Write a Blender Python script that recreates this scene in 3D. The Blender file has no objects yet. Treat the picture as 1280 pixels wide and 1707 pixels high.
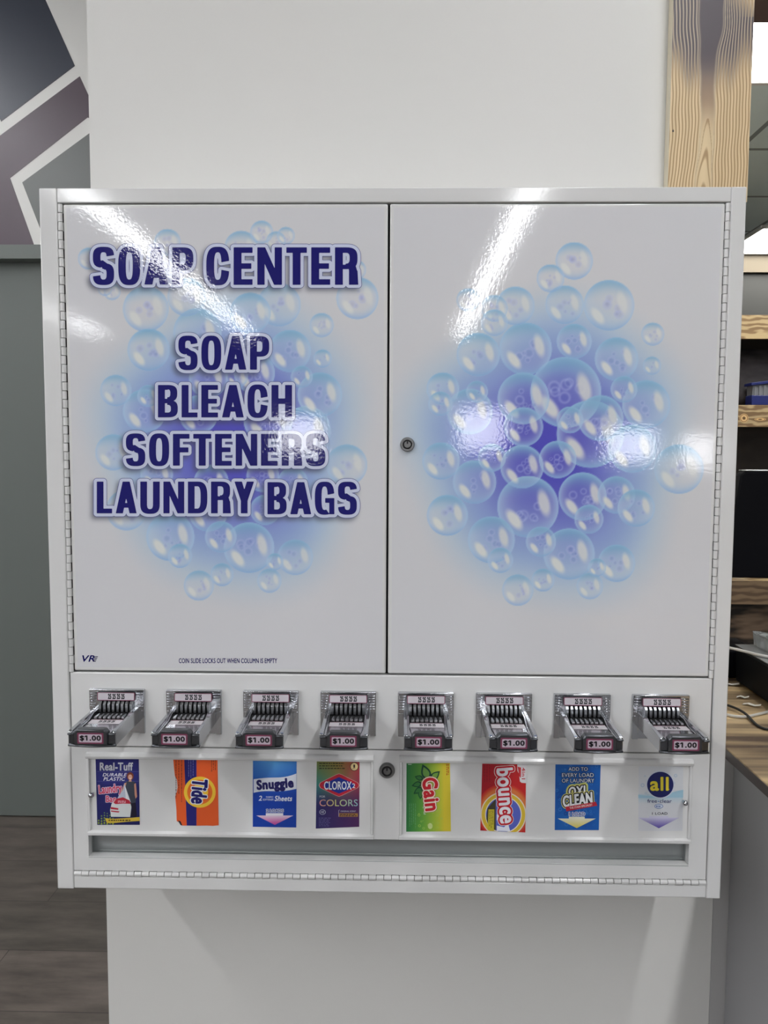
import bpy, math, random
import numpy as np
from mathutils import Vector, Matrix, geometry
random.seed(7)
rng = np.random.default_rng(7)
SC = bpy.context.scene
COL = SC.collection

# ------------------------------------------------------------------ camera
CAM = np.array([0.0144, -1.0471, 1.4103])
YAW, PITCH, ROLL, FOC = 0.0191, -0.0719, -0.0047, 1280.0
def _rot():
    c, s = math.cos, math.sin
    Rz = np.array([[c(YAW), -s(YAW), 0], [s(YAW), c(YAW), 0], [0, 0, 1]])
    Rx = np.array([[1, 0, 0], [0, c(PITCH), -s(PITCH)], [0, s(PITCH), c(PITCH)]])
    Ry = np.array([[c(ROLL), 0, s(ROLL)], [0, 1, 0], [-s(ROLL), 0, c(ROLL)]])
    return Rz @ Rx @ Ry
ROT = _rot()
def ray(px, py):
    return ROT @ np.array([(px - 640) / FOC, 1.0, -(py - 853.5) / FOC])
def at(px, py, Y):
    d = ray(px, py)
    return CAM + d * (Y - CAM[1]) / d[1]
def to_px(x, y, z):
    d = np.stack([np.asarray(x, float) - CAM[0], np.asarray(y, float) - CAM[1] + 0 * np.asarray(x, float),
                  np.asarray(z, float) - CAM[2]], -1) @ ROT
    return 640 + FOC * d[..., 0] / d[..., 1], 853.5 - FOC * d[..., 2] / d[..., 1]
cd = bpy.data.cameras.new('camera'); cam = bpy.data.objects.new('camera', cd); COL.objects.link(cam)
cd.sensor_fit = 'HORIZONTAL'; cd.sensor_width = 36.0; cd.lens = 36.0 * FOC / 1280.0
cd.clip_start = 0.02
R, F, U = ROT[:, 0], ROT[:, 1], ROT[:, 2]
cam.matrix_world = Matrix(((R[0], U[0], -F[0], CAM[0]), (R[1], U[1], -F[1], CAM[1]), (R[2], U[2], -F[2], CAM[2]), (0, 0, 0, 1)))
SC.camera = cam

# ------------------------------------------------------------------ light levels
LAMP = 30.0          # linear ceiling lights of the shop
PANEL = 12.0          # ceiling panels of the back office
DAY = 12.0            # daylight panes at the far end of the shop
vs = SC.view_settings
vs.view_transform = 'Standard'; vs.look = 'None'; vs.gamma = 1.0; vs.exposure = 0.13; vs.use_curve_mapping = False
w = bpy.data.worlds.new('world'); SC.world = w; w.use_nodes = True
w.node_tree.nodes['Background'].inputs[0].default_value = (0.8, 0.85, 0.9, 1)
w.node_tree.nodes['Background'].inputs[1].default_value = 0.3
CEIL = 3.2

# ------------------------------------------------------------------ materials
def lin(c):
    c = np.asarray(c, float) / 255.0
    return np.where(c <= 0.04045, c / 12.92, ((c + 0.055) / 1.055) ** 2.4)
def rgba(c):
    l = lin(c); return (float(l[0]), float(l[1]), float(l[2]), 1.0)
def mat(name, c=(200, 200, 200), rough=0.5, metal=0.0, spec=0.5, attr=False, bump=None, coat=0.0, emit=0.0, trans=0.0, alpha=1.0):
    m = bpy.data.materials.new(name); m.use_nodes = True
    nt = m.node_tree; b = nt.nodes['Principled BSDF']
    b.inputs['Base Color'].default_value = rgba(c)
    b.inputs['Roughness'].default_value = rough; b.inputs['Metallic'].default_value = metal
    b.inputs['Specular IOR Level'].default_value = spec
    b.inputs['Coat Weight'].default_value = coat; b.inputs['Coat Roughness'].default_value = 0.05
    b.inputs['Transmission Weight'].default_value = trans; b.inputs['Alpha'].default_value = alpha
    if emit:
        b.inputs['Emission Color'].default_value = rgba(c); b.inputs['Emission Strength'].default_value = emit
    if attr:
        a = nt.nodes.new('ShaderNodeAttribute'); a.attribute_name = 'ink'
        nt.links.new(a.outputs['Color'], b.inputs['Base Color'])
    if bump:
        sc, st, dist = bump
        tc = nt.nodes.new('ShaderNodeTexCoord'); n = nt.nodes.new('ShaderNodeTexNoise'); bm = nt.nodes.new('ShaderNodeBump')
        n.inputs['Scale'].default_value = sc; n.inputs['Detail'].default_value = 2.0
        bm.inputs['Strength'].default_value = st; bm.inputs['Distance'].default_value = dist
        nt.links.new(tc.outputs['Object'], n.inputs['Vector']); nt.links.new(n.outputs['Fac'], bm.inputs['Height'])
        nt.links.new(bm.outputs['Normal'], b.inputs['Normal'])
    return m
def noise_mat(name, c0, c1, scale=(1, 1, 1), nscale=5.0, detail=5.0, rough=0.6, lo=0.35, hi=0.65, bump=0.0):
    m = mat(name, c0, rough); nt = m.node_tree; b = nt.nodes['Principled BSDF']
    tc = nt.nodes.new('ShaderNodeTexCoord'); mp = nt.nodes.new('ShaderNodeMapping'); n = nt.nodes.new('ShaderNodeTexNoise'); cr = nt.nodes.new('ShaderNodeValToRGB')
    mp.inputs['Scale'].default_value = scale; n.inputs['Scale'].default_value = nscale; n.inputs['Detail'].default_value = detail
    cr.color_ramp.elements[0].position = lo; cr.color_ramp.elements[0].color = rgba(c0)
    cr.color_ramp.elements[1].position = hi; cr.color_ramp.elements[1].color = rgba(c1)
    nt.links.new(tc.outputs['Object'], mp.inputs[0]); nt.links.new(mp.outputs[0], n.inputs['Vector'])
    nt.links.new(n.outputs['Fac'], cr.inputs[0]); nt.links.new(cr.outputs[0], b.inputs['Base Color'])
    return m
def wood_mat(name, light, line, dark, scorch=0.5, bands=55.0, direction='Z', stretch=(0.12, 1, 1), rough=0.5, distort=3.0):
    """scorched pine: wavy growth rings under a mask of burnt areas"""
    m = mat(name, light, rough); nt = m.node_tree; b = nt.nodes['Principled BSDF']; N = nt.nodes.new; L = nt.links.new
    tc = N('ShaderNodeTexCoord'); mp = N('ShaderNodeMapping'); mp.inputs['Scale'].default_value = stretch
    wv = N('ShaderNodeTexWave'); wv.wave_type = 'BANDS'; wv.bands_direction = direction; wv.wave_profile = 'SIN'
    wv.inputs['Scale'].default_value = bands / 6.0; wv.inputs['Distortion'].default_value = distort
    wv.inputs['Detail'].default_value = 2.0; wv.inputs['Detail Scale'].default_value = 2.2
    r1 = N('ShaderNodeValToRGB'); e = r1.color_ramp.elements
    e[0].position = 0.25; e[0].color = rgba(line); e[1].position = 0.75; e[1].color = rgba(light)
    n = N('ShaderNodeTexNoise'); n.inputs['Scale'].default_value = 3.2; n.inputs['Detail'].default_value = 3.0
    r2 = N('ShaderNodeValToRGB'); e = r2.color_ramp.elements
    e[0].position = max(0.02, 0.62 - scorch * 0.5); e[0].color = (0, 0, 0, 1); e[1].position = e[0].position + 0.2; e[1].color = (1, 1, 1, 1)
    mx = N('ShaderNodeMix'); mx.data_type = 'RGBA'
    mul = N('ShaderNodeMath'); mul.operation = 'MULTIPLY'; inv = N('ShaderNodeMath'); inv.operation = 'SUBTRACT'; inv.inputs[0].default_value = 1.15
    inv.use_clamp = True
    L(tc.outputs['Object'], mp.inputs[0]); L(mp.outputs[0], wv.inputs['Vector']); L(wv.outputs['Fac'], r1.inputs[0])
    L(mp.outputs[0], n.inputs['Vector']); L(n.outputs['Fac'], r2.inputs[0])
    L(wv.outputs['Fac'], inv.inputs[1]); L(inv.outputs[0], mul.inputs[0]); L(r2.outputs[0], mul.inputs[1])
    mx.inputs['B'].default_value = rgba(dark)
    L(mul.outputs[0], mx.inputs['Factor']); L(r1.outputs[0], mx.inputs['A']); L(mx.outputs['Result'], b.inputs['Base Color'])
    return m
def brick_mat(name, c0, c1, cm, bw, rh, mortar, offset=0.5, rough=0.5, axis='XY', noise=None):
    m = mat(name, c0, rough); nt = m.node_tree; b = nt.nodes['Principled BSDF']; N = nt.nodes.new; L = nt.links.new
    tc = N('ShaderNodeTexCoord'); br = N('ShaderNodeTexBrick'); br.offset = offset
    br.inputs['Color1'].default_value = rgba(c0); br.inputs['Color2'].default_value = rgba(c1); br.inputs['Mortar'].default_value = rgba(cm)
    br.inputs['Scale'].default_value = 1.0; br.inputs['Brick Width'].default_value = bw; br.inputs['Row Height'].default_value = rh
    br.inputs['Mortar Size'].default_value = mortar; br.inputs['Mortar Smooth'].default_value = 0.1
    L(tc.outputs['Object'], br.inputs['Vector'])
    out = br.outputs['Color']
    if noise:
        mp = N('ShaderNodeMapping'); mp.inputs['Scale'].default_value = noise[0]; n = N('ShaderNodeTexNoise')
        n.inputs['Scale'].default_value = noise[1]; n.inputs['Detail'].default_value = 6.0; n.inputs['Roughness'].default_value = 0.65
        cr = N('ShaderNodeValToRGB'); e = cr.color_ramp.elements
        e[0].position = 0.3; e[0].color = (noise[2],) * 3 + (1,); e[1].position = 0.7; e[1].color = (noise[3],) * 3 + (1,)
        mx = N('ShaderNodeMix'); mx.data_type = 'RGBA'; mx.blend_type = 'MULTIPLY'; mx.inputs['Factor'].default_value = 1.0
        L(tc.outputs['Object'], mp.inputs[0]); L(mp.outputs[0], n.inputs['Vector']); L(n.outputs['Fac'], cr.inputs[0])
        L(out, mx.inputs['A']); L(cr.outputs[0], mx.inputs['B']); out = mx.outputs['Result']
    L(out, b.inputs['Base Color'])
    return m

M = {}
M['wall'] = mat('white_wall_paint', (226, 225, 221), 0.55, bump=(120, 1.0, 0.00006))
M['wall_grey'] = mat('grey_wall_paint', (42, 42, 40), 0.6)
M['beam'] = mat('beige_wall_band', (96, 86, 70), 0.6)
M['mural'] = mat('mural_paint', attr=True, rough=0.38, bump=(160, 1.0, 0.00008))
M['powder'] = mat('white_powder_coat', (226, 226, 225), 0.09, spec=0.5, bump=(300, 1.0, 0.00004))
M['door_print'] = mat('glossy_door_print', attr=True, rough=0.05, spec=0.5, bump=(270, 1.0, 0.000045))
M['ink'] = mat('printed_ink', attr=True, rough=0.3, spec=0.4)
M['ink_gloss'] = mat('glossy_printed_lettering', attr=True, rough=0.05, spec=0.5, bump=(270, 1.0, 0.000045))
M['gap'] = mat('gap_shade_black', (28, 28, 30), 0.8)  # near-black colour stands in for shade inside gaps, slots and lock recesses
M['chrome'] = mat('chrome', (200, 202, 206), 0.14, 1.0, bump=(90, 0.10, 0.0006))
M['chrome_soft'] = mat('satin_chrome', (176, 178, 182), 0.28, 1.0)
M['steel_dark'] = mat('dark_steel', (92, 94, 98), 0.3, 0.9)
M['lock_face'] = mat('worn_lock_steel', (130, 130, 130), 0.35, 0.9)
M['galv'] = mat('galvanised_chute', (160, 164, 164), 0.30, 0.55)
M['grey_door'] = mat('grey_door_paint', (104, 110, 106), 0.5)
M['floor'] = brick_mat('vinyl_plank_floor', (112, 102, 95), (92, 86, 79), (70, 64, 60), 1.22, 0.24, 0.0016, 0.37, 0.42,
                       noise=((1.0, 4.0, 1), 4.2, 0.48, 1.15))
M['ceil'] = brick_mat('ceiling_tile_grid', (228, 243, 246), (222, 238, 240), (140, 150, 152), 0.61, 0.61, 0.012, 0.0, 0.8)
M['ceil_white'] = mat('white_ceiling', (168, 168, 168), 0.8)
M['wall_far'] = mat('grey_shop_wall', (140, 140, 142), 0.7)
M['lamp'] = mat('light_diffuser', (252, 253, 255), 0.5, emit=LAMP)
M['panel'] = mat('panel_diffuser', (255, 254, 248), 0.5, emit=PANEL)
M['day'] = mat('daylight_pane', (250, 251, 255), 0.3, emit=DAY)
M['lamp_body'] = mat('lamp_housing', (225, 225, 225), 0.4)
M['counter_grey'] = mat('grey_counter_laminate', (160, 160, 162), 0.5)
M['counter_wood'] = noise_mat('scorched_counter_planks', (92, 74, 60), (214, 186, 142), (0.35, 5.0, 1), 3.2, 3.0, 0.32, 0.40, 0.60)
M['jamb'] = mat('scorched_pine_board', attr=True, rough=0.42)
M['pine_raw'] = mat('raw_pine_edge', (214, 205, 182), 0.6)
M['shelf_wood'] = wood_mat('scorched_shelf_pine', (178, 156, 118), (132, 106, 74), (84, 60, 42), 0.40, 75, 'Z', (0.30, 1, 1), 0.45, 9.0)
M['header_wood'] = mat('dark_scorched_header', (106, 86, 84), 0.5)
M['burnt'] = noise_mat('burnt_planks', (24, 17, 13), (112, 92, 76), (0.8, 1, 3.4), 5.0, 2.5, 0.6, 0.44, 0.56)
M['dark_back'] = noise_mat('dark_shelf_back', (34, 29, 28), (52, 45, 42), (1, 1, 2), 6.0, 3.0, 0.7)
M['black'] = mat('black_plastic', (7, 8, 15), 0.55, spec=0.15)
M['black_cloth'] = noise_mat('black_cloth', (40, 37, 40), (62, 57, 60), (1, 1, 2), 14, 4, 0.85)
M['silver'] = mat('silver_trim', (205, 207, 210), 0.3, 0.8)
M['tray'] = mat('grey_glossy_top', (128, 130, 130), 0.25)
M['clear'] = mat('clear_plastic', (235, 238, 238), 0.06, trans=0.85)
M['cable_white'] = mat('white_cable', (206, 204, 200), 0.5)
M['cable_black'] = mat('black_cable', (16, 15, 16), 0.5)
M['blue'] = mat('blue_plastic', (20, 32, 96), 0.4)
M['milky'] = mat('milky_plastic', (112, 114, 120), 0.4)
M['paper'] = mat('white_paper', (222, 218, 210), 0.7)
M['pink'] = mat('pink_plastic', (226, 84, 128), 0.4)
M['mid_blue'] = mat('mid_blue_plastic', (78, 116, 190), 0.4)
M['pale'] = mat('pale_label', (200, 210, 220), 0.5)

# ------------------------------------------------------------------ mesh builder
OFF = {}
class MB:
    def __init__(s): s.v, s.f, s.mi, s.c = [], [], [], []
    def add(s, vs, fs, m=0, col=None):
        o = len(s.v); s.v += [tuple(map(float, p)) for p in vs]
        s.f += [tuple(i + o for i in f) for f in fs]; s.mi += [m] * len(fs)
        if col is not None:
            col = np.asarray(col, float)
            s.c += [tuple(col)] * len(vs) if col.ndim == 1 else [tuple(k) for k in col]
    def box(s, x0, x1, y0, y1, z0, z1, m=0):
        s.hexa([(x0, y0, z0), (x1, y0, z0), (x1, y1, z0), (x0, y1, z0), (x0, y0, z1), (x1, y0, z1), (x1, y1, z1), (x0, y1, z1)], m)
    def hexa(s, p, m=0):
        s.add(p, [(0, 3, 2, 1), (4, 5, 6, 7), (0, 1, 5, 4), (1, 2, 6, 5), (2, 3, 7, 6), (3, 0, 4, 7)], m)
    def prism(s, poly, a0, a1, axis='y', m=0):
        """poly of (u,v) extruded along axis: y -> (x,z), x -> (y,z), z -> (x,y)"""
        def P(u, v, a):
            return (u, a, v) if axis == 'y' else ((a, u, v) if axis == 'x' else (u, v, a))
        n = len(poly)
        vs = [P(u, v, a0) for u, v in poly] + [P(u, v, a1) for u, v in poly]
        fs = [tuple(range(n)), tuple(range(2 * n - 1, n - 1, -1))] + [(i, i + n, (i + 1) % n + n, (i + 1) % n) for i in range(n)]
        s.add(vs, fs, m)
    def revolve(s, c, prof, axis='y', n=24, m=0):
        """prof: list of (radius, offset along axis)"""
        vs, fs = [], []
        for r, a in prof:
            for k in range(n):
                t = 2 * math.pi * k / n; u, v = r * math.cos(t), r * math.sin(t)
                vs.append((c[0] + u, c[1] + a, c[2] + v) if axis == 'y' else ((c[0] + u, c[1] + v, c[2] + a) if axis == 'z' else (c[0] + a, c[1] + u, c[2] + v)))
        for i in range(len(prof) - 1):
            for k in range(n):
                fs.append((i * n + k, i * n + (k + 1) % n, (i + 1) * n + (k + 1) % n, (i + 1) * n + k))
        fs.append(tuple(range(n))); fs.append(tuple(range((len(prof) - 1) * n, len(prof) * n))[::-1])
        s.add(vs, fs, m)
    def tube(s, pts, r, n=8, m=0):
        pts = [Vector(p) for p in pts]; vs, fs = [], []
        for i, p in enumerate(pts):
            t = (pts[min(i + 1, len(pts) - 1)] - pts[max(i - 1, 0)]).normalized()
            a = t.cross(Vector((0, 0, 1)) if abs(t.z) < 0.9 else Vector((1, 0, 0))).normalized(); b = t.cross(a)
            for k in range(n):
                q = p + (a * math.cos(2 * math.pi * k / n) + b * math.sin(2 * math.pi * k / n)) * r; vs.append(tuple(q))
        for i in range(len(pts) - 1):
            for k in range(n):
                fs.append((i * n + k, i * n + (k + 1) % n, (i + 1) * n + (k + 1) % n, (i + 1) * n + k))
        fs.append(tuple(range(n))[::-1]); fs.append(tuple(range((len(pts) - 1) * n, len(pts) * n)))
        s.add(vs, fs, m)
    def build(s, name, mats, parent=None, bevel=0.0, segs=2, smooth=False, angle=35, origin=None, fixn=True):
        me = bpy.data.meshes.new(name)
        v = np.array(s.v, float)
        if parent is not None: org = OFF[parent]
        elif origin is not None: org = np.array(origin, float)
        else: org = np.array([(v[:, 0].min() + v[:, 0].max()) / 2, (v[:, 1].min() + v[:, 1].max()) / 2, v[:, 2].min()])
        me.from_pydata([tuple(p) for p in v - org], [], s.f)
        mats = mats if isinstance(mats, (list, tuple)) else [mats]
        for m in mats: me.materials.append(m)
        if len(mats) > 1: me.polygons.foreach_set('material_index', s.mi)
        if s.c:
            a = me.color_attributes.new('ink', 'FLOAT_COLOR', 'POINT')
            c = np.ones((len(v), 4)); c[:, :3] = lin(np.clip(np.array(s.c) , 0, 255)); a.data.foreach_set('color', c.ravel())
        if fixn:
            import bmesh
            bm = bmesh.new(); bm.from_mesh(me); bmesh.ops.recalc_face_normals(bm, faces=bm.faces[:]); bm.to_mesh(me); bm.free()
        if smooth or bevel:
            me.polygons.foreach_set('use_smooth', [True] * len(me.polygons)); me.set_sharp_from_angle(angle=math.radians(angle))
        me.update()
        o = bpy.data.objects.new(name, me); COL.objects.link(o)
        if parent is not None: o.parent = parent
        else: o.location = org
        OFF[o] = org
        if bevel:
            b = o.modifiers.new('bevel', 'BEVEL'); b.width = bevel; b.segments = segs; b.limit_method = 'ANGLE'; b.angle_limit = math.radians(40)
        return o
def thing(name, loc, label, cat, group=None):
    o = bpy.data.objects.new(name, None); COL.objects.link(o); o.location = loc; o.empty_display_size = 0.05
    OFF[o] = np.array(loc, float); return tag(o, label, cat, group)
def tag(o, label, cat, group=None):
    o['label'] = label; o['category'] = cat
    if group: o['group'] = group
    return o
def struct(o): o['kind'] = 'structure'; return o

# ------------------------------------------------------------------ flat lettering and printing
_tc = {}
def grow_fill(polys, d, cell):
    """flat overlap-free sheet covering convex polygons grown by d (rounded): points and faces, by marching squares"""
    P = [np.array(q, float) for q in polys]
    lo = np.min([q.min(0) for q in P], 0) - d - 2 * cell; hi = np.max([q.max(0) for q in P], 0) + d + 2 * cell
    nx, ny = int((hi[0] - lo[0]) / cell) + 2, int((hi[1] - lo[1]) / cell) + 2
    xs, ys = lo[0] + cell * np.arange(nx), lo[1] + cell * np.arange(ny)
    sd = np.full((ny, nx), 1e9)
    for q in P:
        n = len(q); ar = sum(q[k][0] * q[(k + 1) % n][1] - q[(k + 1) % n][0] * q[k][1] for k in range(n))
        if abs(ar) < 1e-14: continue
        if ar < 0: q = q[::-1]
        a, b_ = q.min(0) - d - 2 * cell, q.max(0) + d + 2 * cell
        i0, i1 = max(0, int((a[0] - lo[0]) / cell)), min(nx, int((b_[0] - lo[0]) / cell) + 2)
        j0, j1 = max(0, int((a[1] - lo[1]) / cell)), min(ny, int((b_[1] - lo[1]) / cell) + 2)
        X, Y = xs[None, i0:i1], ys[j0:j1, None]; h = np.full((j1 - j0, i1 - i0), -1e9); sg = np.full(h.shape, 1e9)
        for k in range(n):
            p, e = q[k], q[(k + 1) % n] - q[k]; L2 = e @ e
            if L2 < 1e-18: continue
            rx, ry = X - p[0], Y - p[1]
            h = np.maximum(h, -(e[0] * ry - e[1] * rx) / math.sqrt(L2)); t = np.clip((rx * e[0] + ry * e[1]) / L2, 0, 1)
            sg = np.minimum(sg, np.hypot(rx - t * e[0], ry - t * e[1]))
        w_ = sd[j0:j1, i0:i1]; np.minimum(w_, np.where(h <= 0, h, sg), out=w_)
    val = d - sd; ins = val > 0; cnt = ins[:-1, :-1].astype(int) + ins[:-1, 1:] + ins[1:, :-1] + ins[1:, 1:]
    pts, fcs = [], []
    for j in range(ny - 1):
        row = cnt[j]
        if not row.any(): continue
        full = np.flatnonzero(row == 4)
        if len(full):
            br = np.flatnonzero(np.diff(full) > 1); st = np.r_[full[0], full[br + 1]]; en = np.r_[full[br], full[-1]] + 1
            for a, b_ in zip(st, en):
                o = len(pts); pts += [(xs[a], ys[j]), (xs[b_], ys[j]), (xs[b_], ys[j + 1]), (xs[a], ys[j + 1])]; fcs.append((o, o + 1, o + 2, o + 3))
        for i in np.flatnonzero((row > 0) & (row < 4)):
            cor = [(i, j), (i + 1, j), (i + 1, j + 1), (i, j + 1)]; o = len(pts); m = 0
            for k in range(4):
                (a, b_), (c, e) = cor[k], cor[(k + 1) % 4]; va, vb = val[b_, a], val[e, c]
                if va > 0: pts.append((xs[a], ys[b_])); m += 1
                if (va > 0) != (vb > 0):
                    t = va / (va - vb); pts.append((xs[a] + (xs[c] - xs[a]) * t, ys[b_] + (ys[e] - ys[b_]) * t)); m += 1
            if m > 2: fcs.append(tuple(range(o, o + m)))
    return [(float(x), float(y)) for x, y in pts], fcs
def text_shape(s, shear=0.0, spacing=1.0):
    """filled outline of a word: 2D vertices scaled to a unit box, and faces"""
    key = (s, shear, spacing)
    if key in _tc: return _tc[key]
    cu = bpy.data.curves.new('lettering', 'FONT'); cu.body = s; cu.size = 1.0; cu.resolution_u = 4; cu.space_character = spacing
    ob = bpy.data.objects.new('lettering', cu); COL.objects.link(ob); bpy.context.view_layer.update()
    me = bpy.data.meshes.new_from_object(ob.evaluated_get(bpy.context.evaluated_depsgraph_get()))
    v = np.array([tuple(p.co)[:2] for p in me.vertices]); f = [tuple(p.vertices) for p in me.polygons]
    bpy.data.objects.remove(ob); bpy.data.curves.remove(cu); bpy.data.meshes.remove(me)
    v[:, 0] += shear * v[:, 1]
    lo, hi = v.min(0), v.max(0); v = (v - lo) / (hi - lo)
    _tc[key] = (v, f); return _tc[key]
LAYER = 0.00009
class Print:
    """coloured shapes printed in layers on a flat sheet; fn maps sheet coordinates + layer to a point"""
    def __init__(s, fn): s.fn = fn; s.mb = MB()
    def P(s, pts, layer): return [s.fn(x, y, layer) for x, y in pts]
    def col(s, c, pts): return [c(x, y) for x, y in pts] if callable(c) else c
    def poly(s, pts, c, layer):
        tris = geometry.tessellate_polygon([[Vector((x, y, 0)) for x, y in pts]])
        s.mb.add(s.P(pts, layer), tris, 0, s.col(c, pts))
    def mesh(s, pts, faces, c, layer): s.mb.add(s.P(pts, layer), faces, 0, s.col(c, pts))
    def grid(s, q, c, layer, nx=10, ny=14):
        (a, b, d, e) = [np.array(k, float) for k in q]     # corners tl, tr, br, bl
        pts = []
        for j in range(ny + 1):
            for i in range(nx + 1):
                u, v = i / nx, j / ny
                p = (a * (1 - u) + b * u) * (1 - v) + (e * (1 - u) + d * u) * v; pts.append((p[0], p[1]))
        s.uv = [(i / nx, j / ny) for j in range(ny + 1) for i in range(nx + 1)]
        cols = [c(u, v) for u, v in s.uv]
        fs = [(j * (nx + 1) + i, j * (nx + 1) + i + 1, (j + 1) * (nx + 1) + i + 1, (j + 1) * (nx + 1) + i) for j in range(ny) for i in range(nx)]
        s.mb.add(s.P(pts, layer), fs, 0, cols)
    def ell(s, cx, cy, rx, ry, c, layer, n=28, rot=0.0, inner=None):
        cr, sr = math.cos(rot), math.sin(rot); out = []
        for k in range(n):
            t = 2 * math.pi * k / n; x, y = rx * math.cos(t), ry * math.sin(t); out.append((cx + x * cr - y * sr, cy + x * sr + y * cr))
        if inner is None: s.poly(out, c, layer)
        else:
            inn = [(cx + (x - cx) * inner, cy + (y - cy) * inner) for x, y in out]
            s.mesh(out + inn, [(k, (k + 1) % n, n + (k + 1) % n, n + k) for k in range(n)], c, layer)
    def grown(s, polys, d, c, layer, cell):
        pts, fcs = grow_fill(polys, d, cell); s.mesh(pts, fcs, c, layer)
    def line(s, pts, d, c, layer):
        vs, fs = [], []
        for a, b_ in zip(pts[:-1], pts[1:]):
            a, b_ = np.array(a), np.array(b_); t = (b_ - a) / max(1e-9, np.hypot(*(b_ - a))); n = np.array([-t[1], t[0]]) * d; o = len(vs)
            vs += [tuple(a + n), tuple(b_ + n), tuple(b_ - n), tuple(a - n)]; fs.append((o, o + 1, o + 2, o + 3))
        s.mesh(vs, fs, c, layer)
    def text(s, st, box, c, layer, rot=0, shear=0.0, bold=0.0, tilt=0.0, outline=(), spacing=1.0):
        """a word fitted to a box of the sheet; bold thickens it, outline = [(margin, colour), ...] from the bottom up"""
        v, f = text_shape(st, shear, spacing + bold * 1.3); x0, y0, x1, y1 = box
        hgt = abs((x1 - x0) if rot else (y1 - y0)); g = bold * hgt * 0.62; sy = 1 if y1 > y0 else -1
        x0, x1, y0, y1 = x0 + g, x1 - g, y0 + sy * g, y1 - sy * g
        if rot == 0: p = np.stack([x0 + v[:, 0] * (x1 - x0), y1 - v[:, 1] * (y1 - y0)], -1)
        else: p = np.stack([x0 + v[:, 1] * (x1 - x0), y0 + v[:, 0] * (y1 - y0)], -1)
        if tilt:
            c0 = np.array([(x0 + x1) / 2, (y0 + y1) / 2]); a = math.radians(tilt); q = p - c0
            p = c0 + np.stack([q[:, 0] * math.cos(a) - q[:, 1] * math.sin(a), q[:, 0] * math.sin(a) + q[:, 1] * math.cos(a)], -1)
        pts = [tuple(k) for k in p]; L = layer; cell = hgt / 26; polys = [[pts[i] for i in q] for q in f]
        for d, oc in outline: s.grown(polys, d + g, oc, L, cell); L += 1
        if g: s.grown(polys, g, c, L, cell)
        else: s.mesh(pts, f, c, L)
    def build(s, name, m, parent=None): return s.mb.build(name, m, parent, fixn=False)

# ================================================================== THE SETTING
WY = 0.20                                   # face of the wall the machine hangs on
b = MB(); b.box(-5, 5.5, -11.5, 4.3, -0.1, 0.0); struct(b.build('floor', M['floor'], origin=(0.13, 0.07, 0)))
b = MB(); b.box(-5, 5.5, -11.5, 0.35, CEIL + .1, CEIL + .2); b.box(-5, 0.45, 0.35, 1.95, CEIL + .1, CEIL + .2)
struct(b.build('ceiling', M['ceil_white']))
b = MB(); b.box(0.45, 4.5, 0.35, 4.15, 2.75, 2.80); struct(b.build('ceiling_office', M['ceil'], origin=(0.263, -0.015, 2.75)))
b = MB(); b.box(-5.1, -5, -11.5, 1.95, 0, CEIL + .1); struct(b.build('wall_left', M['wall_far']))
b = MB(); b.box(5.5, 5.6, -11.5, 0.35, 0, CEIL + .1); struct(b.build('wall_right', M['wall_far']))
b = MB(); b.box(-5, 5.5, -11.6, -11.5, 0, CEIL + .1); struct(b.build('wall_front', M['wall_far']))
b = MB()
b.box(-0.479, 0.500, WY, 0.35, 0, CEIL + .1); b.box(-0.479, 0.45, 0.35, 1.81, 0, CEIL + .1); b.box(0.30, 0.45, 1.81, 4.15, 0, CEIL + .1)
b.box(0.500, 0.545, WY, 0.35, 0, 0.918); b.box(0.500, 2.6, WY, 0.35, 2.185, CEIL + .1); b.box(2.6, 5.5, WY, 0.35, 0, CEIL + .1)
struct(b.build('wall_partition', M['wall']))
b = MB(); b.box(0.5455, 2.6, WY, 0.35, 0, 0.918); struct(b.build('wall_counter', mat('light_grey_panel', (182, 181, 180), 0.5)))
b = MB(); b.box(0.45, 4.5, 4.15, 4.25, 0, 2.75); b.box(4.5, 4.6, 0.35, 4.25, 0, 2.75); wo = struct(b.build('wall_office', M['wall_grey']))
b = MB(); b.box(0.45, 4.5, 4.12, 4.15, 2.625, 2.75); struct(b.build('trim_1', M['beam']))
# back wall with the painted blocks, and the grey door below them
b = MB(); b.box(-5, -2.35, 1.81, 1.95, 0, CEIL + .1); b.box(-2.35, -0.479, 1.81, 1.95, 2.172, CEIL + .1); b.box(-1.15, -0.479, 1.81, 1.95, 0, 2.172)
wb = struct(b.build('wall_back', M['wall']))
def mural(name, pts, c, label):
    p = Print(lambda x, y, l: at(x, y, 1.81 - 0.0006)); p.poly(pts, c, 0); o = p.build(name, M['mural'], wb); o['label'] = label
mural('painted_block', [(-70, -150), (10, -150), (76, 0), (125, 110), (2, 203), (-70, 65)], (52, 57, 70), 'navy painted block')
mural('painted_block', [(133, 127), (168, 203), (146, 196), (17, 297), (57.5, 410), (-110, 410), (-110, 308)], (82, 68, 78), 'plum painted block')
mural('painted_block', [(37, 304), (190, 192), (190, 420), (82, 420)], (100, 103, 101), 'grey painted block')
b = MB(); b.box(-2.40, -1.10, 1.775, 1.84, 2.122, 2.172); b.box(-2.40, -2.352, 1.775, 1.84, 0, 2.122); b.box(-1.148, -1.10, 1.775, 1.84, 0, 2.122)
struct(b.build('trim_2', M['grey_door']))
b = MB(); b.box(-2.351, -1.149, 1.83, 1.875, 0.006, 2.1215); d1 = struct(b.build('door_1', M['grey_door']))
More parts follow.
